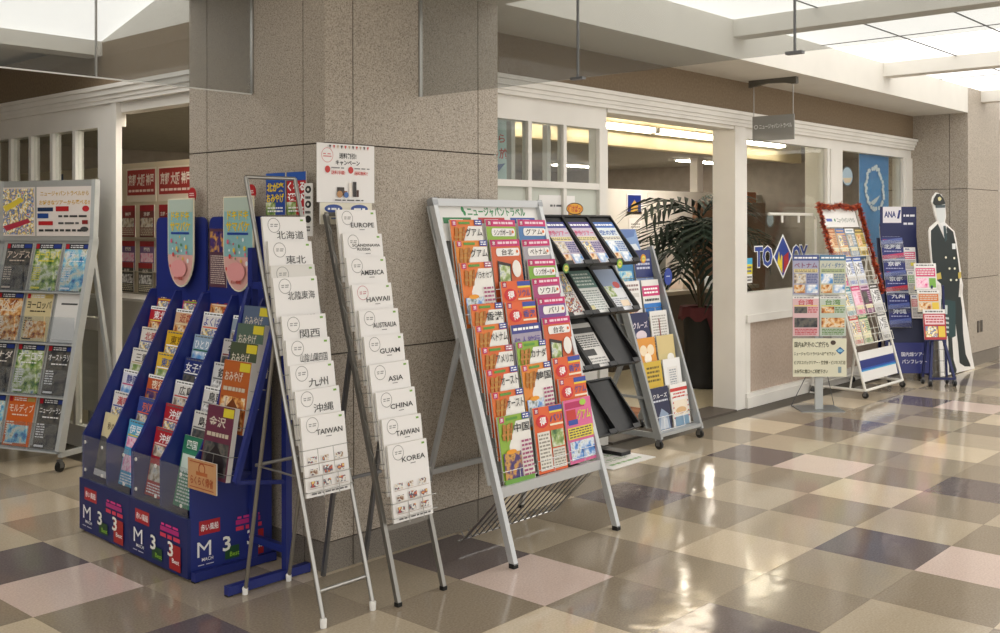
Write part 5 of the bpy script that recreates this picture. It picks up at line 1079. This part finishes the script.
for k, (x, z, a, b, nm) in enumerate(((.045, 1.02, '#e6e2e4', '#d8487a', 'white and pink'), (.06, .80, '#dcdcd4', '#5a9a4a', 'white and green'), (.075, .58, '#e2dcd8', '#c83a3a', 'white and red'))):
    T = AN.matrix_world @ Matrix.Translation((x, ra_(z) - .012, z)) @ Matrix.Rotation(-LAN, 4, 'X')
    brochure([('r', 0, .85, 1, 1, '#f2f2f2'), ('t', 'ANA', .3, .92, .4, .08, '#26347c', 3), ('r', .05, .5, .95, .8, b), ('l', .1, .9, .52, .78, 3, '#f4eef0'), ('l', .08, .92, .05, .45, 7, '#8a8a8a'), ('r', .5, .2, .9, .34, '#e8d84a')], ('an2', k), a, T, '%s fare leaflet in the %s pocket beside the blue airline pamphlets' % (nm, ['top', 'middle', 'bottom'][k]), 'fare leaflets', w=.11, h=.22, t=.008, name='leaflet', cat='leaflet')
# small red newspaper stand
RN = thing('small_stand', 'small dark blue wire stand of fare cards and a red leaflet before the cut-out', 'rack', (6.60, .36, 0), yawr)
for s in (-1, 1):
    MB().bar((s * .11, -.05, .06), (s * .05, .05, .42), .022, .022, NAVY).build('front_leg', RN); MB().bar((s * .11, .12, .06), (s * .05, .06, .9), .018, .018, NAVY).build('rear_leg', RN)
    caster(RN, s * .11, -.05, .026); caster(RN, s * .11, .115, .022)
MB().bar((-.11, -.05, .07), (.11, -.05, .07), .02, .02, NAVY).build('bottom_bar', RN)
wm = MB()
for x in (-.04, 0, .04): wm.tube([(x, .0, .10), (x, .03, .38)], .002, DARKSTEEL, 5)
for z in (.12, .22, .32): wm.tube([(-.06, .01 + (z - .1) * .1, z), (.06, .01 + (z - .1) * .1, z)], .002, DARKSTEEL, 5)
wm.build('wire_grid', RN)
for k, (x, y, z, bg, fg, ph, nm, w_, h_) in enumerate(((-.10, .06, .86, '#e8e4e2', '#d8487a', 'pinkp', 'white and pink fare card with a green corner', .2, .24), (-.09, .02, .66, '#d8cfc0', '#d8742a', 'food', 'orange food picture', .2, .2), (-.06, -.045, .42, '#b83440', '#f0d0d4', 'mix', 'bright red', .2, .27))):
    T = RN.matrix_world @ Matrix.Translation((x, y, z)) @ Matrix.Rotation(-.16, 4, 'X')
    brochure([('r', 0, .86, 1, 1, '#f0eeec'), ('l', .1, .9, .88, .98, 1, '#6a6a6a'), ('r', .06, .5, .94, .82, fg), ('l', .1, .9, .54, .8, 3, bg), ('r', .06, .08, .6, .44, ph), ('r', .64, .08, .94, .44, '#7ab04a' if k == 0 else '#e8c84a')], ('rn', k), bg, T, '%s leaflet on the small blue wire stand' % nm, None, w=w_, h=h_, t=.008, name='leaflet', cat='leaflet')
    MB().box(-.1, .1, .002, .012, -.01, .0, NAVY).build('ledge', RN, T=Matrix.Translation((x, y, z)) @ Matrix.Rotation(-.16, 4, 'X'))
MB().bar((-.05, .05, .42), (-.05, .11, 1.05), .014, .014, NAVY).build('upright', RN)

# pilot cut-out panel ---------------------------------------------------------------
YC = .50
PC = thing('pilot_cutout', 'life size cardboard cut-out of a uniformed pilot with a teal case', 'cut-out', (7.0, YC, 0))
def hi(pts): return [(on(870 + a / 5.754, 190 + b / 5.754, 1, YC).x - 7.0, max(0, on(870 + a / 5.754, 190 + b / 5.754, 1, YC).z)) for a, b in pts]
def lo(pts): return hi([(a, b + 575.4) for a, b in pts])
outl = hi([(383, 14), (412, 26), (430, 66), (434, 100), (438, 150), (432, 186), (452, 206), (486, 236), (496, 280), (511, 380), (521, 450), (526, 500), (536, 545), (533, 600)]) + lo([(545, 110), (565, 230), (588, 380), (602, 500), (408, 500), (398, 300), (392, 150)]) + \
       hi([(386, 633), (380, 570), (368, 500), (354, 400), (344, 300), (341, 240), (348, 214), (388, 180), (374, 140), (364, 90), (358, 70), (364, 40)])
MB().prism(outl, 0, .012, M('#eceae6', .5)).build('card', PC)
pr = MB()
def poly(pts, c, l): pr.add([(x, -.0007 * l, z) for x, z in pts], [tuple(range(len(pts)))], M(c, .5))
poly(hi([(350, 234), (390, 194), (415, 250), (432, 290), (441, 208), (478, 240), (491, 300), (506, 400), (514, 470), (516, 530), (508, 633), (412, 633), (408, 540), (380, 515), (372, 480), (358, 400), (350, 300)]), '#18292d', 1)
poly(lo([(425, 40), (520, 40), (530, 110), (535, 250), (550, 370), (575, 425), (578, 440), (545, 440), (515, 420), (505, 300), (490, 180), (472, 280), (480, 400), (498, 460), (495, 478), (455, 474), (450, 300)]), '#1b2b2f', 2)
poly(lo([(408, 52), (490, 64), (492, 265), (468, 276), (435, 262), (410, 242)]), '#1d4248', 3)
poly(lo([(412, 84), (444, 88), (444, 140), (412, 136)]), '#c9d4d4', 4)
for k in range(4): poly(lo([(412, 152 + 26 * k), (452, 158 + 26 * k), (452, 170 + 26 * k), (412, 164 + 26 * k)]), '#c9d4d4', 4)
poly(hi([(394, 182), (430, 184), (442, 248), (426, 252), (408, 222)]), '#e6e8e8', 3); poly(hi([(420, 206), (434, 206), (443, 285), (430, 300), (424, 260)]), '#27424a', 4)
poly(hi([(376, 92), (428, 92), (432, 150), (425, 184), (402, 190), (384, 160)]), '#d5dada', 4)
poly(hi([(374, 86), (430, 86), (430, 102), (376, 104)]), '#46565c', 5)
poly(hi([(360, 76), (366, 48), (382, 22), (400, 22), (420, 46), (432, 80), (400, 88), (370, 88)]), '#161f21', 5); poly(hi([(388, 44), (400, 38), (410, 52), (400, 64), (390, 60)]), '#d8cf9a', 6)
poly(hi([(374, 484), (404, 474), (410, 510), (380, 517)]), '#c9b45a', 5); poly(hi([(504, 476), (522, 470), (523, 505), (506, 510)]), '#c9b45a', 5)
poly(hi([(386, 545), (404, 545), (416, 590), (408, 612), (394, 590)]), '#e4e0da', 6); poly(hi([(512, 545), (528, 540), (531, 590), (516, 602)]), '#e4e0da', 5)
poly(hi([(470, 308), (490, 308), (491, 340), (471, 340)]), '#e4e8ea', 5)
for a, b in ((434, 388), (482, 392), (455, 452), (485, 452), (463, 518), (495, 518)):
    poly(hi([(a + 6 * math.cos(t), b + 7 * math.sin(t)) for t in [PI * k / 5 for k in range(10)]]), '#e8e4cc', 6)
pr.build('print', PC)
MB().prism([(.012, 0), (.22, 0), (.012, 1.0)], .15, .16, M('#cfcac0', .7), 'yz').build('easel_strut', PC)
# cream partition with blue notices seen through the left glass wall
ip = thing('inner_partition', 'cream partition with two blue notices behind the left glass wall', 'partition', (1.15, 5.4, 0), -PI / 2)
MB().box(-1.3, .85, 0, .04, 0, 1.93, M('#d8cbb0', .6)).build('panel', ip)
for x in (-.55, .45): MB().box(x - .09, x + .09, -.004, 0, 1.55, 1.90, M('#3a5a86', .5)).build('blue_notice', ip)
